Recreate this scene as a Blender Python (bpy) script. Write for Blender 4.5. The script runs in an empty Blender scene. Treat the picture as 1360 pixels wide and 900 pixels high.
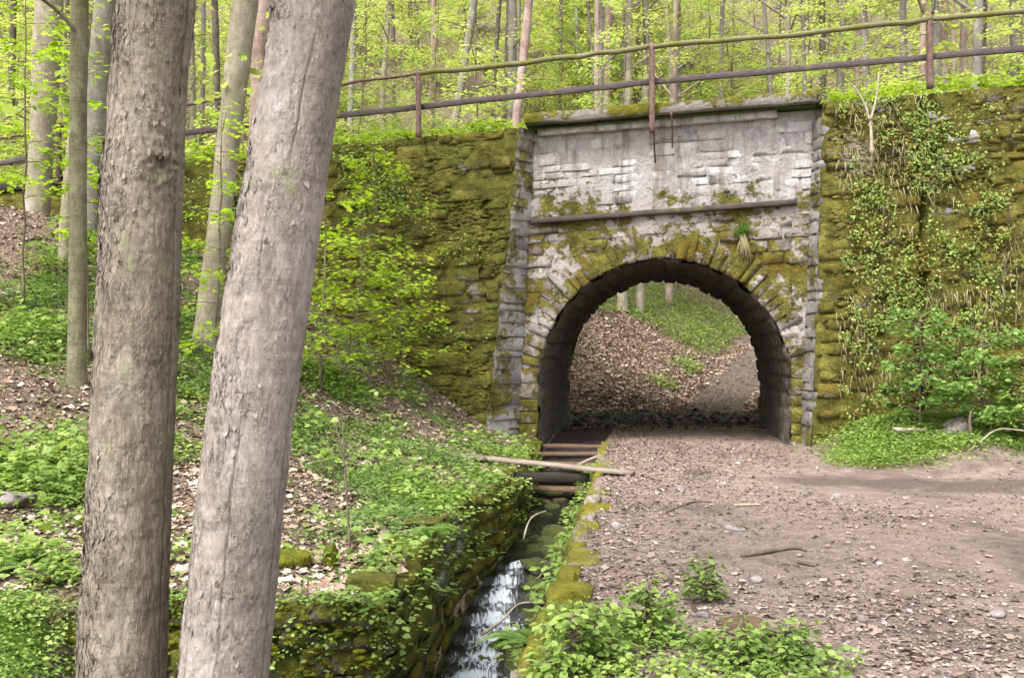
import bpy, math, random
import numpy as np
from mathutils import Vector, Matrix, Euler

random.seed(11)
rng = np.random.default_rng(11)
sc = bpy.context.scene
col = sc.collection
R = math.radians

# ------------------------------------------------------------------ camera, sky, sun, exposure
FPX, CX, HY, EYE = 1360.0, 680.0, 465.0, 1.6          # focal length, principal column, horizon row (photo pixels), eye height
cd = bpy.data.cameras.new('camera'); cam = bpy.data.objects.new('camera', cd); col.objects.link(cam)
cd.sensor_width = 36; cd.lens = 36 * FPX / 1360
cd.shift_y = (HY - 450) / 1360
cd.clip_start = 0.05; cd.clip_end = 600
cam.location = (0, 0, EYE); cam.rotation_euler = (R(90), 0, 0)
sc.camera = cam

SUN_EL, SUN_AZ = 58, 215        # degrees; azimuth clockwise from +Y: light comes over the viewer's left shoulder
w = bpy.data.worlds.new('World'); sc.world = w; w.use_nodes = True
nt = w.node_tree; nt.nodes.clear()
wo = nt.nodes.new('ShaderNodeOutputWorld'); bg = nt.nodes.new('ShaderNodeBackground')
sky = nt.nodes.new('ShaderNodeTexSky'); sky.sky_type = 'NISHITA'; sky.sun_disc = False
sky.sun_elevation = R(SUN_EL); sky.sun_rotation = R(SUN_AZ); sky.dust_density = 4; sky.air_density = 1.0
hs = nt.nodes.new('ShaderNodeHueSaturation'); hs.inputs['Saturation'].default_value = 0.22   # overcast: nearly grey
nt.links.new(sky.outputs[0], hs.inputs['Color']); nt.links.new(hs.outputs[0], bg.inputs[0]); nt.links.new(bg.outputs[0], wo.inputs[0])
bg.inputs[1].default_value = 0.14
sd = bpy.data.lights.new('sun', 'SUN'); sd.energy = 1.5; sd.angle = R(22); sd.color = (1, .96, .90)
so = bpy.data.objects.new('sun', sd); col.objects.link(so)
az, el = R(SUN_AZ), R(SUN_EL)
dvec = Vector((math.sin(az) * math.cos(el), math.cos(az) * math.cos(el), math.sin(el)))
so.rotation_euler = dvec.to_track_quat('Z', 'Y').to_euler()
sc.view_settings.view_transform = 'Standard'; sc.view_settings.look = 'None'
sc.view_settings.gamma = 1; sc.view_settings.exposure = 1.8
sc.cycles.max_bounces = 6; sc.cycles.diffuse_bounces = 3; sc.cycles.glossy_bounces = 2; sc.cycles.transmission_bounces = 4
sc.cycles.use_adaptive_sampling = True; sc.cycles.adaptive_threshold = .04; sc.cycles.use_denoising = True

# ------------------------------------------------------------------ helpers
def at(px, py, Y):                       # a photo pixel at a distance, in metres
    return np.array([(px - CX) / FPX * Y, Y, EYE - (py - HY) / FPX * Y])

def h3(x, y, z, s):
    n = (x * 374761393 + y * 668265263 + z * 1274126177 + s * 974634533) & 0xffffffff
    n = ((n ^ (n >> 13)) * 1103515245) & 0xffffffff
    n = ((n ^ (n >> 15)) * 2246822519) & 0xffffffff
    return ((n ^ (n >> 16)) & 0xffff) / 32767.5 - 1

def vn(p, s=0):
    p = np.asarray(p, float); i = np.floor(p).astype(np.int64); f = p - i; f = f * f * (3 - 2 * f)
    x, y, z = i[..., 0], i[..., 1], i[..., 2]; fx, fy, fz = f[..., 0], f[..., 1], f[..., 2]
    def L(a, b, t): return a + (b - a) * t
    return L(L(L(h3(x, y, z, s), h3(x + 1, y, z, s), fx), L(h3(x, y + 1, z, s), h3(x + 1, y + 1, z, s), fx), fy),
             L(L(h3(x, y, z + 1, s), h3(x + 1, y, z + 1, s), fx), L(h3(x, y + 1, z + 1, s), h3(x + 1, y + 1, z + 1, s), fx), fy), fz)

def fbm(p, o=3, s=0):
    p = np.asarray(p, float); r = 0; a = 1
    for k in range(o): r = r + a * vn(p * 2 ** k + 17.3 * k, s + k); a *= .5
    return r / (2 - 2 ** (1 - o))

def xyz(x, y, z=0): return np.stack(np.broadcast_arrays(np.asarray(x, float), y, z), -1)
def sst(a, b, x): t = np.clip((x - a) / (b - a), 0, 1); return t * t * (3 - 2 * t)

def tag(o, label=None, cat=None, group=None, kind=None):
    for k, v in (('label', label), ('category', cat), ('group', group), ('kind', kind)):
        if v: o[k] = v
    return o

def mesh_data(name, V, F, mat=None, smooth=True):
    me = bpy.data.meshes.new(name)
    V = np.asarray(V, np.float32)
    Fs = F if isinstance(F, list) else [F]
    Fs = [np.asarray(f, np.int32) for f in Fs if len(f)]
    me.vertices.add(len(V)); me.vertices.foreach_set('co', V.ravel())
    nl = sum(f.size for f in Fs); npoly = sum(len(f) for f in Fs)
    me.loops.add(nl); me.polygons.add(npoly)
    me.loops.foreach_set('vertex_index', np.concatenate([f.ravel() for f in Fs]))
    tot = np.concatenate([np.full(len(f), f.shape[1], np.int32) for f in Fs])
    me.polygons.foreach_set('loop_start', (np.cumsum(tot) - tot).astype(np.int32))
    if smooth: me.polygons.foreach_set('use_smooth', np.ones(npoly, bool))
    me.update(calc_edges=True); me.validate()
    if mat: me.materials.append(mat)
    return me

def link(name, data, parent=None, loc=None, rot=None, scale=None):
    o = bpy.data.objects.new(name, data); col.objects.link(o)
    if parent: o.parent = parent
    if loc is not None: o.location = [float(v) for v in loc]
    if rot is not None: o.rotation_euler = rot
    if scale is not None: o.scale = scale
    return o

def mk(name, V, F, mat, parent=None, smooth=True, **k): return link(name, mesh_data(name, V, F, mat, smooth), parent, **k)
def empty(name, loc=(0, 0, 0), rz=0): return link(name, None, None, loc, (0, 0, rz))

def copy_tree(o, parent=None, loc=None, rz=None, scale=None):
    c = o.copy(); col.objects.link(c); c.parent = parent
    if loc is not None: c.location = [float(v) for v in loc]
    if rz is not None: c.rotation_euler.z = rz
    if scale is not None: c.scale = (scale,) * 3 if not hasattr(scale, '__len__') else scale
    for ch in [q for q in o.children]: copy_tree(ch, c)
    return c

def grid_faces(nr, nc, wrap=False):
    i = np.arange(nr - 1)[:, None]; j = np.arange(nc if wrap else nc - 1)[None, :]
    j2 = (j + 1) % nc
    return np.stack([i * nc + j, i * nc + j2, (i + 1) * nc + j2, (i + 1) * nc + j], -1).reshape(-1, 4)

def tube(P, rad, k=8, cap=True, rough=0, seed=0):
    P = np.asarray(P, float); n = len(P); rad = np.broadcast_to(np.asarray(rad, float), (n,))
    T = np.gradient(P, axis=0); T /= np.linalg.norm(T, axis=1)[:, None] + 1e-9
    ref = np.array([0, 0, 1.]) if abs(T[:, 2]).mean() < .75 else np.array([1., 0, 0])
    A = np.cross(T, ref); A /= np.linalg.norm(A, axis=1)[:, None] + 1e-9; B = np.cross(T, A)
    th = np.linspace(0, 2 * np.pi, k, endpoint=False)
    D = A[:, None] * np.cos(th)[None, :, None] + B[:, None] * np.sin(th)[None, :, None]
    r = rad[:, None] * np.ones((1, k))
    V = P[:, None] + D * r[..., None]
    if rough: V = V + D * (r * rough * fbm(V / max(rad.mean(), .02) * .8, 2, seed))[..., None]
    V = V.reshape(-1, 3); F = [grid_faces(n, k, True)]
    if cap:
        V = np.vstack([V, P[0], P[-1]]); i = np.arange(k); j = (i + 1) % k
        F += [np.stack([np.full(k, n * k), j, i], 1), np.stack([np.full(k, n * k + 1), (n - 1) * k + i, (n - 1) * k + j], 1)]
    return V, F

def join(parts):
    Vs, q, t3, off = [], [], [], 0
    for V, F in parts:
        Vs.append(V)
        for f in (F if isinstance(F, list) else [F]): (q if f.shape[1] == 4 else t3).append(f + off)
        off += len(V)
    out = []
    if q: out.append(np.vstack(q))
    if t3: out.append(np.vstack(t3))
    return np.vstack(Vs), out

def bez(pts, n):
    pts = np.asarray(pts, float); m = len(pts); x = np.linspace(0, m - 1, n)
    i = np.clip(x.astype(int), 0, m - 2); f = (x - i)[:, None]
    p0 = pts[np.clip(i - 1, 0, m - 1)]; p1 = pts[i]; p2 = pts[i + 1]; p3 = pts[np.clip(i + 2, 0, m - 1)]
    return .5 * (2 * p1 + (p2 - p0) * f + (2 * p0 - 5 * p1 + 4 * p2 - p3) * f ** 2 + (3 * p1 - p0 - 3 * p2 + p3) * f ** 3)

def box(sx, sy, sz, jit=0, nx=1, seed=0):
    """a beam along x, its ends and edges a little uneven"""
    xs = np.linspace(-sx / 2, sx / 2, nx + 1); b = min(sy, sz) * .08
    ring = np.array([(-sy / 2 + b, -sz / 2), (sy / 2 - b, -sz / 2), (sy / 2, -sz / 2 + b), (sy / 2, sz / 2 - b),
                     (sy / 2 - b, sz / 2), (-sy / 2 + b, sz / 2), (-sy / 2, sz / 2 - b), (-sy / 2, -sz / 2 + b)])
    V = np.concatenate([np.column_stack([np.full(8, x), ring]) for x in xs])
    if jit: V = V + jit * np.stack([fbm(V * 3 + 5 * k, 3, seed + k) for k in range(3)], -1)
    n = nx + 1
    F = grid_faces(n, 8, True)[:, ::-1]
    V = np.vstack([V, V[:8].mean(0), V[-8:].mean(0)]); i = np.arange(8); j = (i + 1) % 8
    return V, [F, np.vstack([np.stack([np.full(8, n * 8), i, j], 1), np.stack([np.full(8, n * 8 + 1), (n - 1) * 8 + j, (n - 1) * 8 + i], 1)])]

# leaf templates: axis along +y, length 1, normal +z
LEAF2 = (np.array([(0, 0, 0), (.36, .45, .07), (0, 1, -.08), (-.36, .45, .07)]), np.array([(0, 1, 2), (0, 2, 3)]))
LEAF4 = (np.array([(0, 0, 0), (.30, .22, .05), (.37, .52, .07), (.2, .8, .02), (0, 1.02, -.10), (-.2, .8, .02), (-.37, .52, .07), (-.30, .22, .05)]),
         np.array([(0, 1, 2), (0, 2, 3), (0, 3, 4), (0, 4, 5), (0, 5, 6), (0, 6, 7)]))
MAPLE = (np.array([(0, 0, 0), (.45, .05, .03), (.30, .35, .05), (.62, .62, .0), (.22, .66, .04), (0, 1, -.08), (-.22, .66, .04), (-.62, .62, 0), (-.30, .35, .05), (-.45, .05, .03)]),
         np.array([(0, 1, 2), (0, 2, 4), (2, 3, 4), (0, 4, 5), (0, 5, 6), (0, 6, 8), (6, 7, 8), (0, 8, 9)]))
BLADE = (np.array([(-.035, 0, 0), (.035, 0, 0), (.03, .4, .05), (-.03, .4, .05), (.015, .75, -.02), (-.015, .75, -.02), (0, 1, -.16)]),
         np.array([(0, 1, 2), (0, 2, 3), (3, 2, 4), (3, 4, 5), (5, 4, 6)]))
DEAD = (np.array([(0, 0, .1), (.33, .25, .0), (.36, .6, .16), (0, 1, .02), (-.36, .6, .2), (-.33, .3, -.02), (0, .5, .0)]),
        np.array([(6, 0, 1), (6, 1, 2), (6, 2, 3), (6, 3, 4), (6, 4, 5), (6, 5, 0)]))

def basis(d, n):
    d = d / (np.linalg.norm(d, axis=1)[:, None] + 1e-9)
    s = np.cross(d, n); s /= np.linalg.norm(s, axis=1)[:, None] + 1e-9
    return np.stack([s, d, np.cross(s, d)], -1)          # columns

def scatter(tpl, pos, B, size):
    TV, TF = tpl; N = len(pos); size = np.broadcast_to(np.asarray(size, float), (N,))
    V = np.einsum('nij,vj->nvi', B, TV) * size[:, None, None] + pos[:, None]
    F = TF[None] + (np.arange(N) * len(TV))[:, None, None]
    return V.reshape(-1, 3), F.reshape(-1, TF.shape[1])

def rdir(N, up=0.0, g=rng):
    a = g.uniform(0, 2 * np.pi, N); return np.stack([np.cos(a), np.sin(a), np.full(N, up)], 1)

def rnorm(N, spread, g=rng, base=(0, 0, 1)):
    v = np.asarray(base, float) + g.normal(0, spread, (N, 3)); return v / np.linalg.norm(v, axis=1)[:, None]

# ------------------------------------------------------------------ materials
class G:
    def __init__(s, name):
        s.m = bpy.data.materials.new(name); s.m.use_nodes = True; s.t = s.m.node_tree; s.t.nodes.clear()
        s.out = s.t.nodes.new('ShaderNodeOutputMaterial')
        s.P = s.n('ShaderNodeNewGeometry').outputs
    def n(s, typ, ins=None, **pr):
        o = s.t.nodes.new(typ)
        for k, v in pr.items(): setattr(o, k, v)
        for k, v in (ins or {}).items(): s.put(o.inputs[k], v)
        return o
    def put(s, sock, v):
        if isinstance(v, bpy.types.NodeSocket): s.t.links.new(v, sock)
        else:
            if hasattr(v, '__len__') and len(v) == 3 and sock.type == 'RGBA': v = (*v, 1)
            sock.default_value = v
    def pos(s, sc3=None, which=None):
        v = which or s.P['Position']
        if sc3 is None: return v
        return s.n('ShaderNodeVectorMath', {0: v, 1: sc3}, operation='MULTIPLY').outputs[0]
    def obj(s): return s.n('ShaderNodeTexCoord').outputs['Object']
    def noise(s, sc_, vec=None, detail=4, rough=.6, dist=0):
        return s.n('ShaderNodeTexNoise', {'Vector': vec or s.P['Position'], 'Scale': sc_, 'Detail': detail, 'Roughness': rough, 'Distortion': dist}).outputs[0]
    def voro(s, sc_, vec=None, feature='F1', out='Distance'):
        return s.n('ShaderNodeTexVoronoi', {'Vector': vec or s.P['Position'], 'Scale': sc_}, feature=feature).outputs[out]
    def ramp(s, f, *st, interp='LINEAR'):
        r = s.n('ShaderNodeValToRGB', {0: f}); cr = r.color_ramp; cr.interpolation = interp
        while len(cr.elements) < len(st): cr.elements.new(.5)
        for e, (p, c) in zip(cr.elements, st): e.position = p; e.color = (*c, 1) if hasattr(c, '__len__') else (c, c, c, 1)
        return r.outputs[0]
    def mix(s, f, a, b, blend='MIX'):
        o = s.n('ShaderNodeMix', data_type='RGBA', blend_type=blend)
        s.put(o.inputs[0], f); s.put(o.inputs[6], a); s.put(o.inputs[7], b); return o.outputs[2]
    def math(s, op, a, b=0.0, c=None, clamp=False):
        o = s.n('ShaderNodeMath', {0: a, 1: b}, operation=op, use_clamp=clamp)
        if c is not None: s.put(o.inputs[2], c)
        return o.outputs[0]
    def ss(s, v, lo, hi): return s.n('ShaderNodeMapRange', {0: v, 1: lo, 2: hi, 3: 0.0, 4: 1.0}, interpolation_type='SMOOTHSTEP').outputs[0]
    def attr(s, name): return s.n('ShaderNodeAttribute', attribute_name=name).outputs['Fac']
    def sep(s, v=None): return s.n('ShaderNodeSeparateXYZ', {0: v or s.P['Position']}).outputs
    def bump(s, h, st, d, nrm=None):
        b = s.n('ShaderNodeBump', {'Height': h, 'Strength': st, 'Distance': d})
        if nrm: s.put(b.inputs['Normal'], nrm)
        return b.outputs[0]
    def bsdf(s, c, rough=.85, nrm=None, spec=.3, metal=0.0, finish=True, **k):
        b = s.n('ShaderNodeBsdfPrincipled', {'Base Color': c, 'Roughness': rough, 'Specular IOR Level': spec, 'Metallic': metal, **k})
        if nrm: s.put(b.inputs['Normal'], nrm)
        if finish: s.t.links.new(b.outputs[0], s.out.inputs[0])
        return b.outputs[0]

def leaf_mat(name, c0, c1, c2, trans=.4, rough=.5, patch=2.0):
    g = G(name); r = g.P['Random Per Island']; p = g.noise(patch, detail=2)
    f = g.math('ADD', g.math('MULTIPLY', r, .65), g.math('MULTIPLY', g.ss(p, .3, .7), .35))
    c = g.ramp(f, (0.05, c0), (.5, c1), (.95, c2))
    b = g.bsdf(c, rough, spec=.35, finish=False)
    tc = g.mix(1.0, c, (1.4, 1.5, .95), 'MULTIPLY')
    tr = g.n('ShaderNodeBsdfTranslucent', {'Color': tc}).outputs[0]
    mx = g.n('ShaderNodeMixShader', {0: trans, 1: b, 2: tr}).outputs[0]
    g.t.links.new(mx, g.out.inputs[0]); return g.m

M = {}
M['beech'] = leaf_mat('spring_beech_leaf', (.17, .26, .022), (.28, .38, .030), (.40, .48, .05), .45)
M['beech_far'] = leaf_mat('lightened_canopy_leaf', (.22, .28, .07), (.34, .385, .11), (.48, .50, .19), .46, patch=.35)  # far leaves paler: brightness of the hazy distance is put into the colour
M['herb'] = leaf_mat('woodland_herb_leaf', (.10, .16, .032), (.18, .265, .055), (.31, .39, .10), .35, patch=1.2)
M['herb_dark'] = leaf_mat('dark_herb_leaf', (.065, .115, .028), (.125, .20, .05), (.21, .29, .08), .32)
M['elder'] = leaf_mat('elder_leaf', (.09, .17, .045), (.16, .27, .065), (.25, .36, .09), .38)
M['ivy'] = leaf_mat('wall_creeper_leaf', (.08, .12, .02), (.18, .255, .045), (.34, .43, .10), .35, patch=3)
M['fern'] = leaf_mat('fern_frond', (.08, .15, .03), (.14, .23, .045), (.22, .32, .075), .35)
M['grass'] = leaf_mat('grass_blade', (.06, .14, .02), (.12, .23, .035), (.2, .32, .06), .35)
M['straw'] = leaf_mat('dead_grass_blade', (.14, .11, .05), (.22, .18, .09), (.34, .28, .16), .3)
M['redleaf'] = leaf_mat('reddish_bramble_leaf', (.12, .05, .025), (.18, .12, .03), (.16, .20, .04), .3)

def dead_leaf(name, st):
    g = G(name); c = g.ramp(g.P['Random Per Island'], *st)
    c = g.mix(.5, c, g.ramp(g.noise(60, detail=3), (.3, .55), (.7, 1.15)), 'MULTIPLY')
    g.bsdf(c, .7, spec=.25); return g.m
M['litter'] = dead_leaf('fallen_leaf', [(0, (.17, .10, .065)), (.35, (.32, .22, .165)), (.7, (.42, .32, .25)), (1, (.54, .45, .38))])
M['chips'] = dead_leaf('path_leaf_bits', [(0, (.06, .043, .034)), (.25, (.16, .112, .09)), (.6, (.275, .205, .17)), (.93, (.38, .30, .258)), (1, (.48, .41, .365))])

M['muddebris'] = dead_leaf('muddy_leaf', [(0, (.018, .014, .013)), (.5, (.05, .038, .034)), (.85, (.11, .085, .075)), (1, (.30, .25, .22))])

def stone_mat(name, cols, moss=.5, mosscol=((.034, .032, .008), (.112, .102, .019), (.235, .215, .044)), zw=(0, 0), streak=False, wet=0.0, alt=None):
    """weathered stone with patches of moss; zw = (amount, height): more moss below that height"""
    g = G(name)
    n1 = g.noise(9, detail=4, rough=.65); n2 = g.noise(2.2, detail=2)
    rnd = g.n('ShaderNodeObjectInfo').outputs['Random']
    c = g.ramp(g.math('ADD', g.math('MULTIPLY', n1, .75), g.math('MULTIPLY', rnd, .28)), (.25, cols[0]), (.5, cols[1]), (.78, cols[2]))
    dirt = g.ss(g.noise(26, detail=3, rough=.7), .52, .72)
    c = g.mix(g.math('MULTIPLY', dirt, .45), c, tuple(v * .35 for v in cols[0]))
    if streak:
        sn = g.noise(1.0, g.pos((4.5, 4.5, .55)), detail=5, rough=.65)
        c = g.mix(g.math('MULTIPLY', g.ss(sn, .49, .64), .65), c, (.12, .10, .07))
        pk = g.noise(1.3, detail=3); c = g.mix(g.math('MULTIPLY', g.ss(pk, .45, .65), .35), c, (.33, .275, .265))
    # moss mask
    up = g.sep(g.P['Normal'])[2]; z = g.sep()[2]
    m = g.math('ADD', g.math('MULTIPLY', g.noise(1.15, detail=4, rough=.62), 1.0), g.math('MULTIPLY', up, .14))
    m = g.math('ADD', m, g.math('MULTIPLY', g.math('SUBTRACT', zw[1], z), zw[0]))
    m = g.math('ADD', m, g.math('MULTIPLY', g.math('SUBTRACT', n1, .5), .55))
    mask = g.ss(m, .62 - moss * .5, .74 - moss * .5)
    mc = g.ramp(g.math('ADD', g.math('MULTIPLY', g.noise(4.2, detail=5, rough=.75), .68), g.math('MULTIPLY', g.noise(45, detail=2), .32)), (.36, mosscol[0]), (.5, mosscol[1]), (.64, mosscol[2]))
    if alt: mc = g.mix(g.math('MULTIPLY', g.ss(n2, .46, .64), .7), mc, g.mix(1.0, g.ramp(n1, (.3, .5), (.7, 1.5)), alt, 'MULTIPLY'))
    c = g.mix(mask, c, mc)
    hb = g.math('MULTIPLY', g.noise(18, detail=5, rough=.75), g.math('ADD', 1.1, g.math('MULTIPLY', mask, 1.2)))
    rough = g.mix(mask, (.9 - wet,) * 3, (.95, .95, .95)) if wet else .92
    g.bsdf(c, rough, g.bump(hb, .9, .035), spec=.2 + wet * .5); return g.m

M['panel'] = stone_mat('pale_limewashed_stone', ((.24, .22, .215), (.42, .39, .38), (.66, .64, .62)), .0, zw=(.42, 4.36), streak=True)
M['ring'] = stone_mat('arch_ring_stone', ((.17, .14, .12), (.30, .26, .245), (.50, .465, .45)), .40, alt=(.13, .085, .012))
M['wing'] = stone_mat('mossy_wall_stone', ((.14, .125, .11), (.27, .24, .22), (.45, .43, .42)), .72, alt=(.09, .115, .018))
M['wing2'] = stone_mat('mossy_overgrown_stone', ((.13, .115, .09), (.26, .225, .185), (.46, .43, .42)), .66, alt=(.15, .11, .02))
M['return'] = stone_mat('grey_quoin_stone', ((.13, .125, .12), (.23, .22, .21), (.34, .33, .31)), .18)
M['mortar'] = stone_mat('dirty_mortar', ((.10, .09, .085), (.20, .18, .17), (.33, .30, .29)), .2, zw=(.12, 4.2))
M['earthmoss'] = stone_mat('mossy_joint_earth', ((.06, .05, .03), (.12, .10, .06), (.2, .17, .11)), .72, alt=(.08, .085, .014))
M['vault'] = stone_mat('dark_vault_stone', ((.032, .027, .021), (.07, .062, .05), (.15, .138, .118)), .05)  # dark stone tones over the whole barrel
M['chan'] = stone_mat('mossy_channel_stone', ((.06, .055, .04), (.13, .12, .10), (.34, .33, .31)), .60, mosscol=((.045, .05, .006), (.10, .105, .010), (.20, .19, .018)), wet=.15)
M['kerb'] = stone_mat('kerb_stone_with_yellow_moss', ((.17, .14, .12), (.28, .235, .21), (.42, .37, .34)), .30, mosscol=((.10, .095, .010), (.19, .175, .018), (.31, .28, .035)))
M['coping'] = stone_mat('mossy_concrete_coping', ((.11, .10, .085), (.19, .175, .15), (.30, .28, .25)), .38, mosscol=((.06, .058, .008), (.13, .12, .012), (.22, .2, .02)))
M['rock'] = stone_mat('path_rock', ((.16, .13, .125), (.27, .235, .23), (.42, .39, .38)), .0)
M['wetrock'] = stone_mat('wet_stream_rock', ((.012, .011, .009), (.03, .028, .022), (.07, .066, .055)), .42, mosscol=((.02, .03, .004), (.05, .06, .006), (.10, .11, .012)), wet=.6)
M['mossrock'] = stone_mat('moss_covered_lump', ((.08, .07, .05), (.15, .13, .1), (.25, .22, .18)), .85, mosscol=((.06, .07, .006), (.13, .14, .009), (.24, .23, .016)))

def bark_mat(name, cols, scale=1.0, crack=.5, lichen=0.0, fine=1.0):
    g = G(name); P = g.obj(); st = g.pos((1, 1, .28), P)
    n1 = g.noise(7 * scale, st, detail=6, rough=.65); n2 = g.noise(2.2 * scale, P, detail=4)
    band = g.noise(1.0, g.pos((3, 3, 26 * scale), P), detail=4)
    c = g.ramp(g.math('ADD', g.math('MULTIPLY', n1, .6), g.math('MULTIPLY', n2, .4)), (.3, cols[0]), (.5, cols[1]), (.7, cols[2]))
    c = g.mix(g.math('MULTIPLY', g.ss(band, .48, .68), .32), c, tuple(v * .55 for v in cols[0]))
    warp = g.n('ShaderNodeTexNoise', {'Vector': P, 'Scale': 9 * scale, 'Detail': 4.0}).outputs['Color']
    wv = g.n('ShaderNodeVectorMath', {0: g.pos((1, 1, .13), P), 1: g.n('ShaderNodeVectorMath', {0: warp, 1: (.05, .05, .012)}, operation='MULTIPLY').outputs[0]}, operation='ADD').outputs[0]
    e = g.voro(13 * scale, wv, 'DISTANCE_TO_EDGE'); cr = g.math('SUBTRACT', 1.0, g.ss(e, .0, .03))
    e2 = g.voro(26 * scale, g.n('ShaderNodeVectorMath', {0: wv, 1: (1, 1, .8)}, operation='MULTIPLY').outputs[0], 'DISTANCE_TO_EDGE'); cr2 = g.math('SUBTRACT', 1.0, g.ss(e2, .0, .05))
    cr = g.math('MAXIMUM', cr, g.math('MULTIPLY', cr2, .45))
    msk = g.ss(g.noise(3.2 * scale, g.pos((1, 1, .35), P), detail=3), .62 - crack * .35, .75 - crack * .35)
    lf = g.math('ADD', .18, g.math('MULTIPLY', g.ss(g.math('MULTIPLY', g.sep(g.P['True Normal'])[0], -1.0), -.1, .65), .9))      # the weather side cracks most
    cr = g.math('MULTIPLY', g.math('MULTIPLY', cr, msk), lf)
    pl = g.ss(g.noise(16 * scale, g.pos((1, 1, .6), P), detail=5, rough=.7), .5, .66)      # flaked plates
    c = g.mix(g.math('MULTIPLY', g.math('MULTIPLY', pl, msk), .5), c, tuple(v * .6 for v in cols[1]))
    cell = g.n('ShaderNodeTexVoronoi', {'Vector': g.n('ShaderNodeVectorMath', {0: wv, 1: (1, 1, 3.0)}, operation='MULTIPLY').outputs[0], 'Scale': 24.0 * scale}).outputs['Color']
    cv = g.math('ADD', .72, g.math('MULTIPLY', g.sep(cell)[0], .5)); c = g.mix(g.math('MULTIPLY', g.math('ADD', msk, .25), .75, clamp=True), c, g.n('ShaderNodeVectorMath', {0: c, 1: g.n('ShaderNodeCombineXYZ', {0: cv, 1: cv, 2: cv}).outputs[0]}, operation='MULTIPLY').outputs[0])
    fs_ = g.noise(60 * scale, g.pos((1, 1, .4), P), detail=4, rough=.8); c = g.mix(g.math('MULTIPLY', g.ss(fs_, .5, .68), .4), c, tuple(v * .5 for v in cols[0])); c = g.mix(g.math('MULTIPLY', g.ss(fs_, .48, .34), .35), c, tuple(min(1, v * 1.25) for v in cols[2]))
    c = g.mix(g.math('MULTIPLY', cr, crack * 1.2, clamp=True), c, tuple(v * .45 for v in cols[0])); c = g.mix(g.math('MULTIPLY', g.attr('crack'), .6), c, tuple(v * .28 for v in cols[0]))
    spk = g.ss(g.noise(55 * scale, P, detail=3, rough=.7), .56, .7); c = g.mix(g.math('MULTIPLY', spk, .45), c, tuple(v * .5 for v in cols[0]))
    bl = g.noise(1.3 * scale, P, detail=5, rough=.7); c = g.mix(g.math('MULTIPLY', g.ss(bl, .52, .68), .5), c, tuple(v * .62 for v in cols[0])); c = g.mix(g.math('MULTIPLY', g.ss(bl, .46, .34), .4), c, tuple(min(1, v * 1.18) for v in cols[2]))
    if lichen:
        lm = g.ss(g.noise(5, P, detail=5, rough=.7), .62 - lichen * .2, .7 - lichen * .2); c = g.mix(g.math('MULTIPLY', lm, .7), c, (.20, .21, .12))
    h = g.math('SUBTRACT', g.math('ADD', g.math('MULTIPLY', g.noise(24 * scale, st, detail=6, rough=.7), .5), g.math('MULTIPLY', pl, .25)), g.math('MULTIPLY', cr, .5))
    h = g.math('ADD', h, g.math('MULTIPLY', band, .25))
    g.bsdf(c, .9, g.bump(h, .8, .02 * fine), spec=.2); return g.m

M['bark_a'] = bark_mat('maple_bark_brown', ((.10, .08, .06), (.20, .165, .13), (.32, .278, .236)), 1.0, .6, .18)
M['bark_b'] = bark_mat('maple_bark_rosy_grey', ((.145, .12, .105), (.25, .212, .188), (.365, .325, .298)), 1.0, .45, .06)
M['bark_olive'] = bark_mat('young_tree_bark_olive', ((.085, .075, .045), (.15, .135, .085), (.22, .20, .14)), 2.0, .1, .5)
M['bark_tan'] = bark_mat('beech_bark_tan', ((.15, .125, .085), (.26, .22, .165), (.37, .33, .27)), 1.4, .2, .4)
M['bark_grey'] = bark_mat('forest_bark_grey', ((.12, .105, .09), (.21, .19, .165), (.32, .295, .265)), 1.6, .2, .2)
M['bark_pink'] = bark_mat('pine_bark_pink', ((.20, .135, .11), (.33, .235, .20), (.44, .345, .315)), 1.6, .3)
M['bark_dark'] = bark_mat('forest_bark_dark', ((.05, .04, .032), (.10, .082, .065), (.17, .145, .12)), 1.6, .3, .15)
M['twig'] = bark_mat('twig_bark', ((.09, .07, .05), (.16, .125, .09), (.24, .2, .155)), 3, .1)
M['palewood'] = bark_mat('pale_dry_twig', ((.26, .21, .15), (.38, .32, .24), (.5, .44, .35)), 3, .1)

def wood_mat(name, cols, moss=0.0):
    g = G(name); P = g.obj(); gr = g.noise(18, g.pos((.5, 6, 6), P), detail=6, rough=.7); n2 = g.noise(3, P)
    c = g.ramp(g.math('ADD', g.math('MULTIPLY', gr, .7), g.math('MULTIPLY', n2, .3)), (.3, cols[0]), (.5, cols[1]), (.72, cols[2]))
    if moss: c = g.mix(g.math('MULTIPLY', g.ss(g.noise(5, P, detail=5), .6 - moss * .2, .7 - moss * .2), .8), c, (.12, .115, .02))
    g.bsdf(c, .85, g.bump(gr, .6, .01), spec=.25); return g.m
M['plank'] = wood_mat('weathered_plank_wood', ((.12, .092, .072), (.22, .178, .145), (.34, .29, .25)))
M['board'] = wood_mat('brown_wet_board_wood', ((.05, .03, .02), (.11, .068, .045), (.19, .125, .085)))
M['darkwood'] = wood_mat('dark_wet_beam_wood', ((.008, .007, .006), (.02, .017, .014), (.04, .034, .028)))
M['ledge'] = wood_mat('dark_ledge_beam', ((.028, .022, .02), (.06, .048, .044), (.125, .10, .092)), .12)
M['mossrail'] = wood_mat('mossy_pole_rail', ((.075, .075, .035), (.14, .135, .065), (.24, .235, .15)), .5)
M['plumrail'] = wood_mat('weathered_purple_grey_rail', ((.03, .024, .025), (.07, .055, .056), (.15, .125, .122)), .12)
def rust():
    g = G('rusty_painted_steel'); n = g.noise(14, detail=6, rough=.7)
    c = g.ramp(n, (.3, (.055, .035, .03)), (.5, (.12, .072, .062)), (.7, (.20, .12, .10)))
    g.bsdf(c, .75, g.bump(n, .4, .01), spec=.3); return g.m
M['rust'] = rust()

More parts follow.
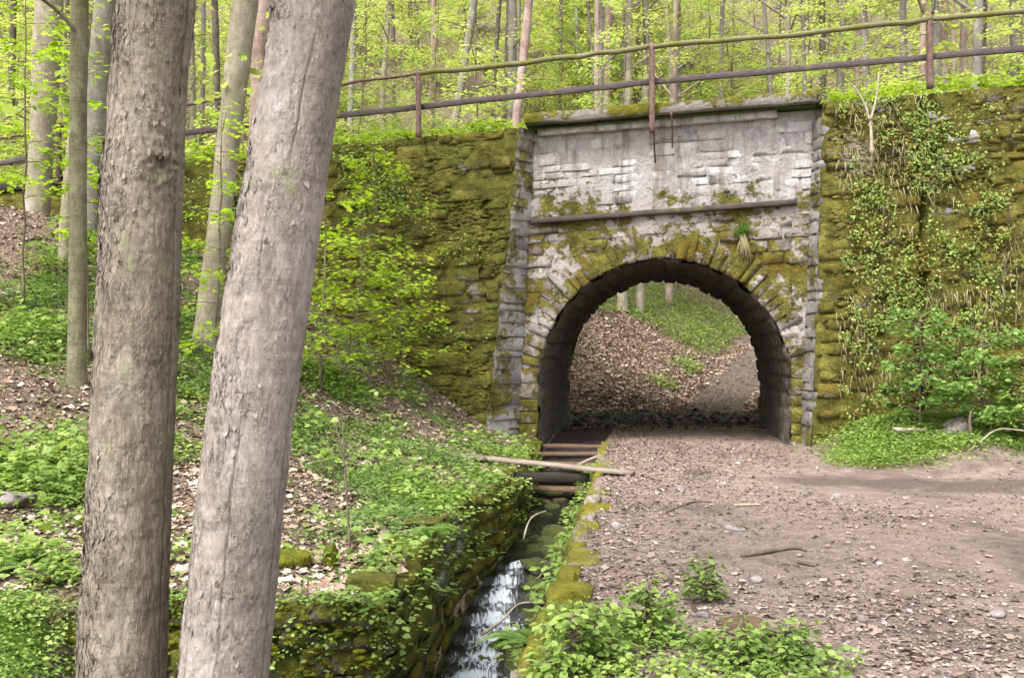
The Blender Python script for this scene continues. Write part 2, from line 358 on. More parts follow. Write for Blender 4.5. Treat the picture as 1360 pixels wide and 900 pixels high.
def ground_mat():
    g = G('forest_floor'); n = g.noise(3, detail=6, rough=.65); f = g.noise(38, detail=5, rough=.75)
    v = g.voro(30, out='Color'); vr = g.sep(v)[0]
    leafc = g.ramp(vr, (0, (.10, .065, .045)), (.4, (.19, .13, .095)), (.75, (.30, .225, .175)), (1, (.42, .345, .29)))
    soil = g.ramp(f, (.3, (.03, .022, .014)), (.65, (.10, .07, .048)))
    litter = g.mix(g.ss(f, .42, .62), soil, leafc)
    green = g.ramp(g.noise(16, detail=6, rough=.75), (.3, (.03, .05, .008)), (.5, (.08, .14, .018)), (.7, (.17, .26, .035)))
    gm = g.math('ADD', g.attr('green'), g.math('MULTIPLY', g.math('SUBTRACT', g.noise(1.4, detail=6, rough=.7), .5), 2.2))
    bank = g.mix(g.ss(gm, .42, .62), litter, green)
    pv = g.sep(g.voro(42, out='Color'))[0]
    pc = g.ramp(pv, (0, (.13, .095, .08)), (.4, (.22, .162, .138)), (.8, (.32, .245, .21)), (1, (.44, .37, .335)))
    ps = g.ramp(g.noise(5, detail=6, rough=.7), (.3, (.13, .097, .077)), (.5, (.23, .176, .145)), (.7, (.335, .268, .228)))
    path = g.mix(g.math('MULTIPLY', g.ss(f, .46, .6), .75), ps, pc)
    path = g.mix(g.math('MULTIPLY', g.ss(g.noise(.55, detail=4, rough=.6), .50, .66), .6), path, (.085, .062, .055)); path = g.mix(g.math('MULTIPLY', g.ss(g.noise(.8, g.pos((1, 1, 0)), detail=4), .55, .7), .5), path, (.26, .16, .12))
    dm = g.ss(g.math('ADD', g.attr('damp'), g.math('MULTIPLY', g.math('SUBTRACT', g.noise(1.7, detail=5, rough=.7), .5), 1.3)), .3, .75)
    path = g.mix(g.math('MULTIPLY', dm, .8), path, g.ramp(f, (.35, (.05, .037, .031)), (.65, (.115, .086, .074))))
    c = g.mix(g.attr('path'), bank, path)
    mud = g.ramp(g.noise(9, detail=6, rough=.7), (.35, (.016, .012, .012)), (.7, (.075, .056, .056)))
    mk_ = g.ss(g.math('ADD', g.attr('mud'), g.math('MULTIPLY', g.math('SUBTRACT', n, .5), .9)), .4, .65)
    c = g.mix(mk_, c, mud)
    rough = g.math('SUBTRACT', .95, g.math('MULTIPLY', mk_, .3))
    h = g.math('ADD', g.math('ADD', g.math('MULTIPLY', f, .7), g.math('MULTIPLY', vr, .35)), g.math('MULTIPLY', g.noise(7, detail=4), 1.0))
    g.bsdf(c, rough, g.bump(h, .9, .045), spec=.25); return g.m
M['ground'] = ground_mat()

def water_mat():
    g = G('running_water'); fo = g.attr('foam')
    st = g.noise(1.0, g.pos((24, 5, 7)), detail=5, rough=.7, dist=1.2)
    m = g.math('MULTIPLY', g.ss(g.math('ADD', fo, g.math('MULTIPLY', g.math('SUBTRACT', st, .5), 3.4)), .50, 1.2), .9)
    c = g.mix(m, (.012, .013, .010), (.58, .63, .69))
    rough = g.math('ADD', .06, g.math('MULTIPLY', m, .5))
    h = g.math('ADD', g.noise(14, detail=4), g.math('MULTIPLY', st, .6))
    g.bsdf(c, rough, g.bump(h, .6, .03), spec=.5); return g.m
M['water'] = water_mat()

# ------------------------------------------------------------------ the lie of the land
A = R(8.4); CA, SA = math.cos(A), math.sin(A); OX, OY = 2.5, 17.0           # the bridge face: origin below the crown
GRADE = .055
TUN = 5.5
def facade(X, Y): return (X - OX) * CA - (Y - OY) * SA, -(X - OX) * SA - (Y - OY) * CA      # along the face, out of the face
def world(t, n, z): return np.array([OX + t * CA - n * SA, OY - t * SA - n * CA, z])
def pf(px, py, n=0.0):                                    # where the ray of a photo pixel meets the plane n of the face: (t, z)
    dx = (px - CX) / FPX
    Y = (OX * SA + OY * CA - n) / (dx * SA + CA)
    t, _ = facade(dx * Y, Y); return t, EYE - (py - HY) / FPX * Y
def XR(Y): return np.interp(Y, [-5, 0, 5.4, 7.9, 12.4, 17, 40], [-1.1, -.5, .08, .46, 1.0, 1.5, 4.9])
def XL(Y): return np.interp(Y, [-5, 4, 6.4, 10, 12.2, 17, 40], [-1.9, -1.15, -.86, -.58, -.02, .44, 3.84])
def bedz(Y): return np.interp(Y, [-5, 5, 7, 9, 10.1, 10.9, 11.6, 13, 15, 16.5, 17.6, 19.5], [-1.6, -1.5, -1.42, -1.3, -1.18, -1.0, -.86, -.78, -.6, -.42, -.16, -.02])
def xpath(Y): return np.interp(Y, [17, 22.5, 27, 36, 40, 60, 170], [2.6, 4.2, 5.8, 9.3, 11.2, 42, 300])
def ramp_z(Y): return .135 * np.clip(Y - 22.2, 0, 200)

def height(X, Y, relief=True):
    X = np.asarray(X, float); Y = np.asarray(Y, float)
    t, m = facade(X, Y); xl, xr = XL(Y), XR(Y)
    p = xyz(X, Y)
    d = np.maximum(xl - X, 0)
    Am = np.interp(Y, [6.4, 8, 10, 12, 14, 15.5, 17, 20], [.12, .38, .9, 1.65, 2.25, 3.1, 4.2, 4.2])
    bank = Am * (1 - np.exp(-d ** 1.4 / 8)) + .10 * fbm(p * .7, 3, 3) * np.clip(d, 0, 1) + .05 * fbm(p * 2.5, 2, 5) * np.clip(d * 2, 0, 1) + .02
    low = -1.25 + .10 * np.clip(-1.5 - X, 0, 9) + .1 * fbm(p, 2, 8)
    sh = sst(6.33, 6.4, Y); sl = sst(4.2, 6.6, Y); k = sst(-2.2, -2.9, X)
    bank = low + (bank - low) * (sh * (1 - k) + sl * k)
    path = .035 * fbm(p * .8, 3, 12) + .018 * fbm(p * 3.5, 3, 14) + .03 * np.sin(X * 1.1 - .5) * sst(3, 9, Y)
    path = path + .55 * sst(13.2, 15.6, Y + .5 * fbm(p * .5, 2, 31)) * sst(4.2, 6.0, X) + .16 * np.exp(-((X - 6.5) ** 2 / .5 + (Y - 14.0) ** 2 / .25))
    path = path + .35 * sst(6.5, 10, X) * sst(9, 13, Y)
    bed = bedz(Y) + .07 * fbm(p * 2.5, 3, 21)
    front = np.where(X < xl, bank, np.where(X < xr, bed, path))
    # behind the railway: hillside with a track climbing away to one side
    xp = xpath(Y); zp = ramp_z(Y)
    hill = .50 * np.clip(Y - 23.5, 0, 999) + .8 * fbm(p * .09, 3, 41)
    dist = np.abs(X - xp); side = np.clip(dist - np.where(X < xp, 1.3, 2.2), 0, 99)
    cut = zp + np.where(X < xp, .38, .6) * side + .10 * fbm(p * .8, 3, 44) * sst(0, 1.2, side)
    back = np.minimum(cut, np.maximum(hill, zp)) + .04 * fbm(p * 1.6, 3, 46) + .10 * np.abs(fbm(p * np.array([3, 4.5, 1]), 3, 53)) * np.exp(-((m + 6.2) / 1.5) ** 2)
    inside = .02 * fbm(p * 2.2, 3, 50) + .04 * np.abs(fbm(p * 5, 2, 52)) + .16 * np.abs(fbm(p * np.array([3, 4.5, 1]), 3, 53)) * np.exp(-((m + 5.6) / 1.4) ** 2)
    ins = np.where(np.abs(t) < 2.6, np.where(X < xr, np.minimum(bed, inside + .02), inside), bank)
    z = np.where(m > -.3, front, ins)
    b = sst(-4.6, -6.2, m); return z * (1 - b) + back * b

yr = np.concatenate([np.arange(-4, 3, .5), np.arange(3, 6.2, .12), [6.28, 6.33, 6.40, 6.44], np.arange(6.55, 24, .12), np.arange(24, 46, .35), np.arange(46, 80, 1.2), np.arange(80, 190, 6)])
dl = np.concatenate([[0.0, .06], np.arange(.15, 6, .13), np.arange(6, 14, .3), np.arange(14, 40, 2), np.arange(40, 170, 12)])
dr = np.concatenate([[0.0, .06], np.arange(.15, 8.5, .13), np.arange(8.5, 16, .4), np.arange(16, 40, 2), np.arange(40, 200, 12)])
rows = []
for y in yr:
    xl, xr = float(XL(y)), float(XR(y)); c = np.linspace(xl + .015, xr - .015, 10)
    rows.append(np.concatenate([(xl - dl)[::-1], c, xr + dr]))
GX = np.array(rows); GY = np.repeat(yr[:, None], GX.shape[1], 1)
GZ = height(GX, GY)
tt, mm = facade(GX, GY); P2 = xyz(GX, GY)
pathm = np.where((GX >= XR(GY)) & (mm > -5), 1 - sst(13.6, 14.6, GY + .6 * fbm(P2 * .6, 2, 31)) * sst(4.3, 5.2, GX), 0)
pathm = np.where(mm < -4.8, 1 - sst(1.3, 1.8, np.where(GX < xpath(GY), np.abs(GX - xpath(GY)), .5 * np.abs(GX - xpath(GY))) + .3 * fbm(P2 * .8, 2, 60)), pathm)
pathm = np.where((mm <= -.2) & (mm >= -5), 1, pathm)
dampm = .75 * np.exp(-((GY - 12.6 + .22 * (GX - 4)) / .9) ** 2) * sst(1.8, 4.0, GX) * (mm > 0) + .6 * np.exp(-((GX - 3.2 - .28 * (GY - 5)) / .45) ** 2) * sst(13, 8, GY) * (mm > 0) + .5 * np.exp(-((GX - 1.9 - .1 * (GY - 9)) / .3) ** 2) * sst(9, 13, GY) * (mm > -3) + .8 * (mm < -4.5) * sst(40, 30, GY)
mudm = np.exp(-((mm + 5.6) / 1.3) ** 2) * np.where(np.abs(tt + .2) < 3.2, 1.0, 0) * 1.1 + .9 * ((GX > XL(GY)) & (GX < XR(GY)) & (GY < 21)) 
greenm = np.where(mm < -6, .12 + .2 * sst(2, 6, np.abs(GX - xpath(GY))) * sst(30, 36, GY), .50)
greenm = np.where((GX < XL(GY)) & (mm > -.2), .46, greenm)
greenm = np.where((GX < xpath(GY) - .9) & (mm < -4.8) & (GY < 31), .02, greenm)
gm = mesh_data('ground', np.stack([GX, GY, GZ], -1).reshape(-1, 3), grid_faces(*GX.shape), M['ground'])
for nm, arr in (('path', pathm), ('mud', mudm), ('green', greenm), ('damp', dampm)):
    at_ = gm.attributes.new(nm, 'FLOAT', 'POINT'); at_.data.foreach_set('value', arr.astype(np.float32).ravel())
tag(link('ground', gm), kind='structure')

# ------------------------------------------------------------------ stones
def unit_stone(seed, rnd=.16, n=4):
    """a block 1 x 1 x 1 whose front (-y) is rough, its outline uneven and its edges worn; about 40 triangles"""
    g = np.random.default_rng(seed); u = np.linspace(-.5, .5, n); X, Z = np.meshgrid(u, u)
    e = np.maximum(np.abs(X), np.abs(Z)) > .49; c = (np.abs(X) > .49) & (np.abs(Z) > .49)
    mid = .5 - rnd * .6
    X2 = np.where(np.abs(X) > .49, np.sign(X) * .5, np.sign(X) * mid * g.uniform(.55, 1.0, X.shape))
    Z2 = np.where(np.abs(Z) > .49, np.sign(Z) * .5, np.sign(Z) * mid * g.uniform(.55, 1.0, X.shape))
    X2 = X2 - np.sign(X) * np.where(e, np.abs(g.normal(0, .03 + rnd * .15, X.shape)), 0) - np.where(c, np.sign(X) * rnd * .25, 0)
    Z2 = Z2 - np.sign(Z) * np.where(e, np.abs(g.normal(0, .03 + rnd * .2, X.shape)), 0) - np.where(c, np.sign(Z) * rnd * .25, 0)
    Y = -.5 + np.where(e, rnd * g.uniform(.5, 1.2, X.shape), 0) + g.normal(0, .02 + rnd * .35, X.shape)
    front = np.stack([X2, Y, Z2], -1).reshape(-1, 3)
    idx = np.arange(n * n).reshape(n, n); ring = np.concatenate([idx[0, :], idx[1:, -1], idx[-1, -2::-1], idx[-2:0:-1, 0]])
    back = front[ring].copy(); back[:, 1] = .5
    k = len(ring); i = np.arange(k); j = (i + 1) % k
    F = np.vstack([grid_faces(n, n), np.stack([ring[i], n * n + i, n * n + j, ring[j]], 1)])
    return np.vstack([front, back]), F
def stone_set(name, mat, seed, rnd, k=14):
    return [mesh_data(name, *unit_stone(seed + i, rnd), mat, smooth=False) for i in range(k)]

def ztop(t):   # the line of the railway edge along the face
    t = np.asarray(t, float); return 5.42 + GRADE * t - .035 * np.clip(-6 - t, 0, 99)

SROT = -math.atan(GRADE)
def frame_root(name): return empty(name, (OX, OY, 0), -A)      # local x along the face, y into it, z up

# edges of the recessed panel and of the wing walls, read off the photograph: (z, t)
def edge(pts, n):
    q = sorted((pf(px, py, n)[::-1] for px, py in pts)); return [a for a, b in q], [b for a, b in q]
ELp = edge([(711, 165), (704, 300), (698, 430), (690, 560)], 0.0)
ELw = edge([(689, 160), (679, 300), (664, 430), (650, 560)], .45)
ERp = edge([(1082, 130), (1073, 350), (1064, 590)], 0.0)
ERw = edge([(1094, 125), (1086, 350), (1076, 590)], .40)
def iv(E, z): return np.interp(z, *E)
def nL(z): return .34 + .06 * (5.3 - np.asarray(z))            # batter of the wing walls
def nR(z): return .30 + .045 * (5.3 - np.asarray(z))

RI, ZC = 2.08, 1.04                                       # intrados radius and springing height
RE = RI + .46
bridge = frame_root('stone_arch_bridge')
tag(bridge, 'old stone railway bridge face with a round arch and pale limewashed panel', 'bridge')

# core plate behind the stones, with the arch left open; one in front, one at the far mouth
def plate(n, t0, t1, top, rough, low=None):
    ts = np.unique(np.concatenate([np.linspace(t0, t1, 70), [-RI - .001, -RI + .001, RI - .001, RI + .001]])); nz = 44
    lo = np.where(np.abs(ts) < RI, ZC + np.sqrt(np.maximum(RI ** 2 - ts ** 2, 0)) + .03, -1.6)
    if low is not None: lo = low(ts)
    Z = lo[None] + (top(ts) - lo)[None] * np.linspace(0, 1, nz)[:, None]
    T = np.repeat(ts[None], nz, 0); Yl = -n + rough * fbm(np.stack([T * 3, Z * 3, Z * 0 + n], -1), 3, 70)
    return np.stack([T, Yl, Z], -1).reshape(-1, 3), grid_faces(nz, len(ts))
V, F = plate(.012, -2.95, 2.75, lambda t: 3.90 + .052 * t, .05)
mk('wall_core', V, F, M['ring'], bridge)
V, F = plate(.004, -2.95, 2.75, lambda t: ztop(t) - .05, .045, lambda t: 3.88 + .052 * t)
mk('plaster_face', V, F, M['panel'], bridge)
V, F = plate(-TUN, -18, 14, lambda t: ztop(t) - .05, .05)
mk('far_face', V, F, M['mortar'], bridge)

# vault: rough barrel with its stones standing proud
ns = np.linspace(.02, -TUN - .05, 130); th = np.linspace(0, np.pi, 170)
prof = np.concatenate([[(RI, z) for z in np.linspace(-1.7, ZC - .08, 44)], np.stack([RI * np.cos(th), ZC + RI * np.sin(th)], 1), [(-RI, z) for z in np.linspace(ZC - .08, -1.7, 44)]])
sarc = np.concatenate([[0], np.cumsum(np.linalg.norm(np.diff(prof, axis=0), axis=1))])
pn = prof - np.array([0, ZC]); pn[np.abs(prof[:, 0]) > RI - .001, 1] = 0; pn /= np.linalg.norm(pn, axis=1)[:, None]
Vv = np.zeros((len(ns), len(prof), 3))
NN, SS = np.meshgrid(ns, sarc, indexing='ij')
cs = np.floor(SS / .26); cx = np.floor(NN / .5 + .5 * (cs % 2)); blk = h3(cs.astype(np.int64), cx.astype(np.int64), 0 * cs.astype(np.int64), 3)
fs = np.abs(SS / .26 - cs - .5) * 2; fx = np.abs(NN / .5 + .5 * (cs % 2) - cx - .5) * 2
jo = np.maximum(sst(.72, .98, fs), sst(.85, .99, fx))
off = .03 * blk - .05 * jo + .035 * fbm(np.stack([NN * 3, SS * 3, SS * 0], -1), 3, 77) + .03
Vv[..., 0] = prof[None, :, 0] - pn[None, :, 0] * off; Vv[..., 1] = -NN; Vv[..., 2] = prof[None, :, 1] - pn[None, :, 1] * off
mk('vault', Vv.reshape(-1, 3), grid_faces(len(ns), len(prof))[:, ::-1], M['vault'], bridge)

def place_stone(meshes, name, parent, t, n, z, w, h, d, rot=SROT, ry=0):
    o = link(name, random.choice(meshes), parent, (t, -n + d / 2, z), (random.gauss(0, .02), rot + random.gauss(0, .012), random.gauss(0, .025)), (w, d, h))
    if random.random() < .5: o.rotation_euler.y += math.pi
    return o

# voussoirs round the arch
RING = stone_set('voussoir', M['ring'], 900, .055)
RUB = stone_set('stone', M['ring'], 960, .06, 18)
PAN = stone_set('stone', M['panel'], 700, .035, 20)
ang = 4.0
while ang < 178:
    da = random.uniform(2.8, 5.6); a = R(ang + da / 2); w_ = RI * R(da) * 1.06; hgt = random.uniform(.22, .62)
    rc = RI - .012 + hgt / 2
    o = link('voussoir', random.choice(RING), bridge, (rc * math.cos(a), -.01 + .16 + random.uniform(-.02, .02), ZC + rc * math.sin(a)), (0, -(a - math.pi / 2), 0), (w_, .36, hgt))
    ang += da
for sgn in (-1, 1):
    z = -.75 if sgn < 0 else -.08
    while z < ZC + .12:
        hh = random.uniform(.2, .32); ww = random.uniform(.36, .5)
        lim = abs(iv(ELp if sgn < 0 else ERp, z)); ww = min(ww, max(.2, lim + .12 - RI))
        o = link('voussoir', random.choice(RING), bridge, (sgn * (RI + ww / 2 - .012), .13, z + hh / 2), (0, 0, 0), (ww, .36, hh)); z += hh * .97

# courses of the face: rough rubble below the ledge beam, limewashed blocks above it
def ledge_z(t): return 3.90 + .052 * t
zc = -.1; n_panel = 0
course = []
def z_course(k): return k
def run_course(zl, hgt, meshes_f, wmin, wmax, zone):
    """stones of one course; zl is the course's height above the springing line at t = 0"""
    zm = zl + hgt / 2
    tl, tr = float(iv(ELp, zm - .1)) - .05, float(iv(ERp, zm + .1)) + .05
    segs = [(tl, tr)]
    x = RE ** 2 - (zm - ZC) ** 2
    if zm < ZC + RE - .03:
        hw = math.sqrt(max(x, 0)) if zm > ZC else RE
        segs = [(tl, -hw), (hw, tr)]
    for a0, a1 in segs:
        t = a0
        while t < a1 - .06:
            ww = min(random.uniform(wmin, wmax), a1 - t)
            if a1 - t - ww < .12: ww = a1 - t
            tc = t + ww / 2; zz = zm + GRADE * tc
            place_stone(meshes_f(zz - ledge_z(tc)), 'stone', bridge, tc, zone + random.uniform(-.015, .015), zz, ww * 1.01, hgt * 1.02, .3)
            t += ww
zl = 1.2
while zl < 3.72:
    hgt = random.uniform(.12, .25); hgt = min(hgt, 3.80 - zl)
    run_course(zl, hgt, lambda dz: RUB, .22, .55, .02); zl += hgt
zl = 3.90
while zl < 5.16:
    hgt = random.uniform(.11, .22); hgt = min(hgt, 5.20 - zl)
    if hgt < .06: break
    run_course(zl, hgt, lambda dz: PAN, .26, .62, .005); zl += hgt

def sloped(name, mat, t0, t1, z0, y, sy, sz, parent, jit=.015, nx=30, seed=0, grade=GRADE):
    V, F = box(t1 - t0, sy, sz, jit, nx, seed); tm = (t0 + t1) / 2
    return mk(name, V, F, mat, parent, smooth=False, loc=(tm, y, z0 + grade * tm), rot=(0, -math.atan(grade), 0))
tA, zA = pf(704, 294, .1); tB, zB = pf(1058, 268, .1)
lg = sloped('ledge_beam', M['ledge'], tA, tB, 0, -.05, .17, .085, bridge, .006, 30, 4, (zB - zA) / (tB - tA))
lg.location.z = (zA + zB) / 2
tC, zC_ = pf(714, 176, .06); tD, zD = pf(1032, 152, .06)
sc1 = sloped('string_course', M['panel'], tC, tD, 0, -.03, .18, .12, bridge, .012, 24, 5, (zD - zC_) / (tD - tC)); sc1.location.z = (zC_ + zD) / 2
tE, zE = pf(697, 158, .35); tF, zF = pf(1090, 128, .35)
cp = sloped('coping', M['coping'], tE, tF, 0, -.02, .75, .17, bridge, .03, 44, 6, (zF - zE) / (tF - tE)); cp.location.z = (zE + zF) / 2

# splayed return faces between panel and wings: grey quoin stones
QUO = stone_set('quoin', M['return'], 300, .05, 12)
for E0, E1, nf, sg in ((ELp, ELw, nL, -1), (ERp, ERw, nR, 1)):
    z = -.55 if sg < 0 else -.1
    while z < 5.2 + .1 * sg:
        hh = random.uniform(.11, .26); zm = min(z + hh / 2, 5.2)
        p0 = np.array([float(iv(E0, zm)), 0.02]); p1 = np.array([float(iv(E1, zm)), -float(nf(zm)) - .0])
        c = (p0 + p1) / 2; d = p1 - p0; L = np.linalg.norm(d); a = math.atan2(d[1], d[0])
        nrm = np.array([d[1], -d[0]]) / L
        if nrm[1] > 0: nrm = -nrm
        rz = math.atan2(nrm[1], nrm[0]) + math.pi / 2
        pos = c - nrm * .13
        link('quoin', random.choice(QUO), bridge, (pos[0], pos[1], zm), (0, 0, rz + random.gauss(0, .03)), (L * random.uniform(.97, 1.06), .3, hh * 1.0)); z += hh
for E0, E1, nf in ((ELp, ELw, nL), (ERp, ERw, nR)):
    zz = np.linspace(-.8, 5.3, 110); u = np.linspace(-.03, 1.03, 12)[None, :] * np.ones((110, 1)); Z = np.repeat(zz[:, None], 12, 1)
    a0, a1, n1_ = iv(E0, Z), iv(E1, Z), nf(Z); nz_ = .035 * fbm(np.stack([u * 2, Z * 4, Z * 0], -1), 3, 66) + .004
    T = a0 + (a1 - a0) * u; sgn = np.sign(a1 - a0)
    V = np.stack([T - sgn * nz_ * .8, -n1_ * u - nz_ * .6, Z], -1).reshape(-1, 3); F = grid_faces(110, 12)
    mk('return_face', V, F if sgn[0, 0] > 0 else F[:, ::-1], M['return'], bridge)
# railway bed over the bridge
ts = np.linspace(-18, 14, 80); nn = np.linspace(.25, -TUN, 16); T, Nn = np.meshgrid(ts, nn)
Zb = ztop(T) - .02 + .05 * fbm(np.stack([T * 2, Nn * 2, T * 0], -1), 3, 90) + .05 * sst(-.2, -1.5, Nn)
Wp = np.stack([OX + T * CA - Nn * SA, OY - T * SA - Nn * CA, Zb], -1)
rb = mesh_data('railway_bed', Wp.reshape(-1, 3), grid_faces(*T.shape)[:, ::-1], M['ground'])
for nm, v in (('path', 0), ('mud', 0), ('green', .75)):
    a_ = rb.attributes.new(nm, 'FLOAT', 'POINT'); a_.data.foreach_set('value', np.full(T.size, v, np.float32))
tag(link('railway_bed', rb), kind='structure')

# wing walls: lumpy mossy rubble, every stone its own
TJ = pf(1228, 250, .45)[0]
PALE = stone_set('stone', M['panel'], 470, .1, 6)
def wing(name, label, t_in, t_out, E, nf, stones, coremat, sz, smin, ground):
    root = frame_root(name); tag(root, label, 'wall', kind='thing')
    sg = 1 if t_out > t_in else -1
    nz, ntt = 130, int(abs(t_out - t_in) / .06)
    zz = np.linspace(-1.0, 1, nz)
    U = np.linspace(0, 1, ntt)[None, :] * np.ones((nz, 1)); Zf = np.linspace(0, 1, nz)[:, None] * np.ones((1, ntt))
    top0 = ztop(t_in + (t_out - t_in) * U)
    Z = -.8 + (top0 + .8) * Zf
    tin = iv(E, Z); T = tin + (t_out - tin) * U
    Z = -.8 + (ztop(T) + .8) * Zf
    q = np.stack([T, Z, T * 0], -1)
    bul = .05 * fbm(q * np.array([2.2, 4.2, 1]), 3, 120 + sg) + .045 * fbm(q * np.array([6, 13, 1]), 3, 130)
    if sg > 0: bul = bul - .3 * np.exp(-((T - TJ) / .055) ** 2)
    N_ = nf(Z) - .008 + bul - .06 * sst(-.05, 0, Z - ztop(T))
    V = np.stack([T, -N_, Z], -1)
    capV = V[-1].copy(); capV[:, 1] += .7; capV[:, 2] += .03                        # top of the wall, running back
    V = np.concatenate([V, capV[None]]); F = grid_faces(nz + 1, ntt)
    mk('wall_core', V.reshape(-1, 3), F if sg > 0 else F[:, ::-1], coremat, root)
    zl = -.2; spec = []
    lim = -6.2 if sg < 0 else 6.2
    while zl < 6.6:
        hgt = random.uniform(.10, .24)
        t = float(iv(E, zl + GRADE * t_in + hgt / 2)) + sg * random.uniform(0, .08)
        while sg * (lim - t) > 0:
            ww = random.uniform(.18, .6)
            if sg > 0 and t < TJ + .06 and t + ww > TJ - .05:
                if t > TJ - .18: t = TJ + .07
                else: ww = TJ - .05 - t
            tc = t + sg * ww / 2; zc_ = zl + hgt / 2 + GRADE * tc + random.gauss(0, .035)
            if zc_ + hgt * .4 < ztop(tc) and zc_ > ground(tc) - .1:
                pale = sg > 0 and TJ < tc < TJ + .75 and 3.5 < zc_ < 5.3 and random.random() < .6
                me = random.choice(PALE if pale else stones); d = .34; pr = random.uniform(-.04, .0) if pale else random.uniform(-.04, .05)
                spec.append((ww * hgt * random.uniform(.5, 1), me, (tc, -float(nf(zc_)) - pr + d / 2, zc_), (random.gauss(-.06, .06), SROT + random.gauss(0, .07), random.gauss(0, .06)), (ww * 1.02, d, hgt * random.uniform(.92, 1.15))))
            t += sg * ww
        zl += hgt
    spec.sort(key=lambda q: -q[0]); rest = []
    for i, (_, me, loc, rot, scl) in enumerate(spec):
        if i < 298 or me in PALE: link('stone', me, root, loc, rot, scl)
        else:
            mw = Matrix.LocRotScale(Vector(loc), Euler(rot), Vector(scl)); mv = np.array(mw)
            v = np.empty(len(me.vertices) * 3, np.float32); me.vertices.foreach_get('co', v); v = v.reshape(-1, 3)
            f = np.empty(len(me.loops), np.int32); me.loops.foreach_get('vertex_index', f)
            rest.append((v @ mv[:3, :3].T + mv[:3, 3], f.reshape(-1, 4)))
    if rest: V, F = join(rest); tag(mk('rubble', V, F, stones[0].materials[0], root, smooth=False), kind='stuff')
    return root
WL = stone_set('stone', M['wing'], 400, .10, 20); WR = stone_set('stone', M['wing2'], 450, .10, 20)
def gL(t): X, Y = world(t, .6, 0)[:2]; return float(height(X, Y))
wingL = wing('wing_wall', 'moss covered rubble wing wall beside the dead leaf slope', -2.3, -17.5, ELw, nL, WL, M['earthmoss'], 0, 0, gL)
wingR = wing('wing_wall', 'overgrown rubble wing wall hung with creeper and dry grass beside the elder', 2.6, 13.5, ERw, nR, WR, M['earthmoss'], 0, 0, lambda t: -.05)

# ------------------------------------------------------------------ the stream in its walled channel
def facing(fx, fy): return math.atan2(fx, -fy)
CHS = stone_set('stone', M['chan'], 500, .10, 16); KER = stone_set('kerb_stone', M['kerb'], 560, .2, 12)
lw = tag(empty('retaining_wall', (-.86, 6.4, -1.3)), 'mossy dry stone retaining wall along the leafy side of the stream', 'wall', kind='thing')
def add_local(root, name, data, pos, rot, scale): return link(name, data, root, np.asarray(pos) - np.array(root.location), rot, scale)
z0 = -1.55
while z0 < .05:
    hh = random.uniform(.11, .2); y = 6.36
    while y < 17.0:
        L = random.uniform(.26, .55); ym = y + L / 2; zt = z0 + hh / 2
        topz = float(height(float(XL(ym)) - .12, ym)) + random.uniform(-.02, .05)
        if zt < topz + .02 and zt > bedz(ym) - .25:
            sl = (XL(ym + .1) - XL(ym - .1)) / .2; rz = facing(1, -sl)
            d = .3; pr = random.uniform(-.03, .03)
            add_local(lw, 'stone', random.choice(CHS), (XL(ym) + pr - d / 2 + .02, ym, min(zt, topz - hh * .3)), (random.gauss(0, .05), random.gauss(0, .05), rz + random.gauss(0, .06)), (L * 1.02, d, hh * 1.05))
        y += L
    x = -.84
    while x > -2.55:
        L = random.uniform(.14, .42); xm = x - L / 2; zt = z0 + hh / 2
        if zt < .03: add_local(lw, 'stone', random.choice(CHS), (xm, 6.325 - random.uniform(-.04, .05) + .17, zt + random.gauss(0, .02)), (random.gauss(0, .08), random.gauss(0, .12), random.gauss(0, .1)), (L * 1.03, .34, hh * 1.05))
        x -= L
    z0 += hh
rw = tag(empty('kerb_wall', (.3, 7, -1.2)), 'low stone kerb wall with yellow moss between path and stream', 'wall', kind='thing')
y = 3.6
while y < 17.4:
    L = random.uniform(.34, .75); ym = y + L / 2; sl = (XR(ym + .1) - XR(ym - .1)) / .2
    wv = random.uniform(.14, .34)
    hz = random.uniform(.22, .26)
    add_local(rw, 'kerb_stone', random.choice(KER), (XR(ym) + wv / 2 - .05, ym, -.065 + random.uniform(-.04, .015)), (-math.pi / 2 + random.gauss(0, .06), random.gauss(0, .05), facing(-1, sl) + random.gauss(0, .05) + math.pi / 2), (wv, hz, L * 1.0))
    y += L
z0 = -1.5
while z0 < -.1:
    hh = random.uniform(.2, .3); y = 5.2
    while y < 17.0:
        L = random.uniform(.3, .6); ym = y + L / 2; zt = z0 + hh / 2
        if zt > bedz(ym) - .2 and zt < -.06:
            sl = (XR(ym + .1) - XR(ym - .1)) / .2
            add_local(rw, 'stone', random.choice(CHS), (XR(ym) + .10 - random.uniform(-.02, .06), ym, zt), (random.gauss(0, .05), random.gauss(0, .05), facing(-1, sl)), (L * 1.02, .26, hh * 1.04))
        y += L
    z0 += hh

ys = np.arange(4.5, 16.6, .045); nc = 30; fr = np.linspace(0, 1, nc)
Yw = np.repeat(ys[:, None], nc, 1); Xw = XL(Yw) + .02 + (XR(Yw) - XL(Yw) - .04) * fr
q = np.floor(Yw / .42 + .35 * fbm(xyz(Xw * 2, 0, 0), 2, 5)); f_ = Yw / .42 + .35 * fbm(xyz(Xw * 2, 0, 0), 2, 5) - q
Zw = bedz((q + sst(.0, .35, f_)) * .42) + .075 + .02 * fbm(xyz(Xw * 7, Yw * 4, 0), 3, 7)
cen = .27 + .05 * np.sin(Yw * 2.1) + .04 * fbm(xyz(0 * Yw, Yw * 2, 0), 2, 9); wid = np.interp(Yw, [7, 8.6, 10, 11.3, 12.2], [.26, .22, .17, .12, .05])
foam = np.exp(-((fr[None] - cen) / wid) ** 2) * sst(7.2, 8.2, Yw) * sst(11.9, 11.3, Yw) * (.85 + .5 * (1 - sst(.0, .45, f_)))
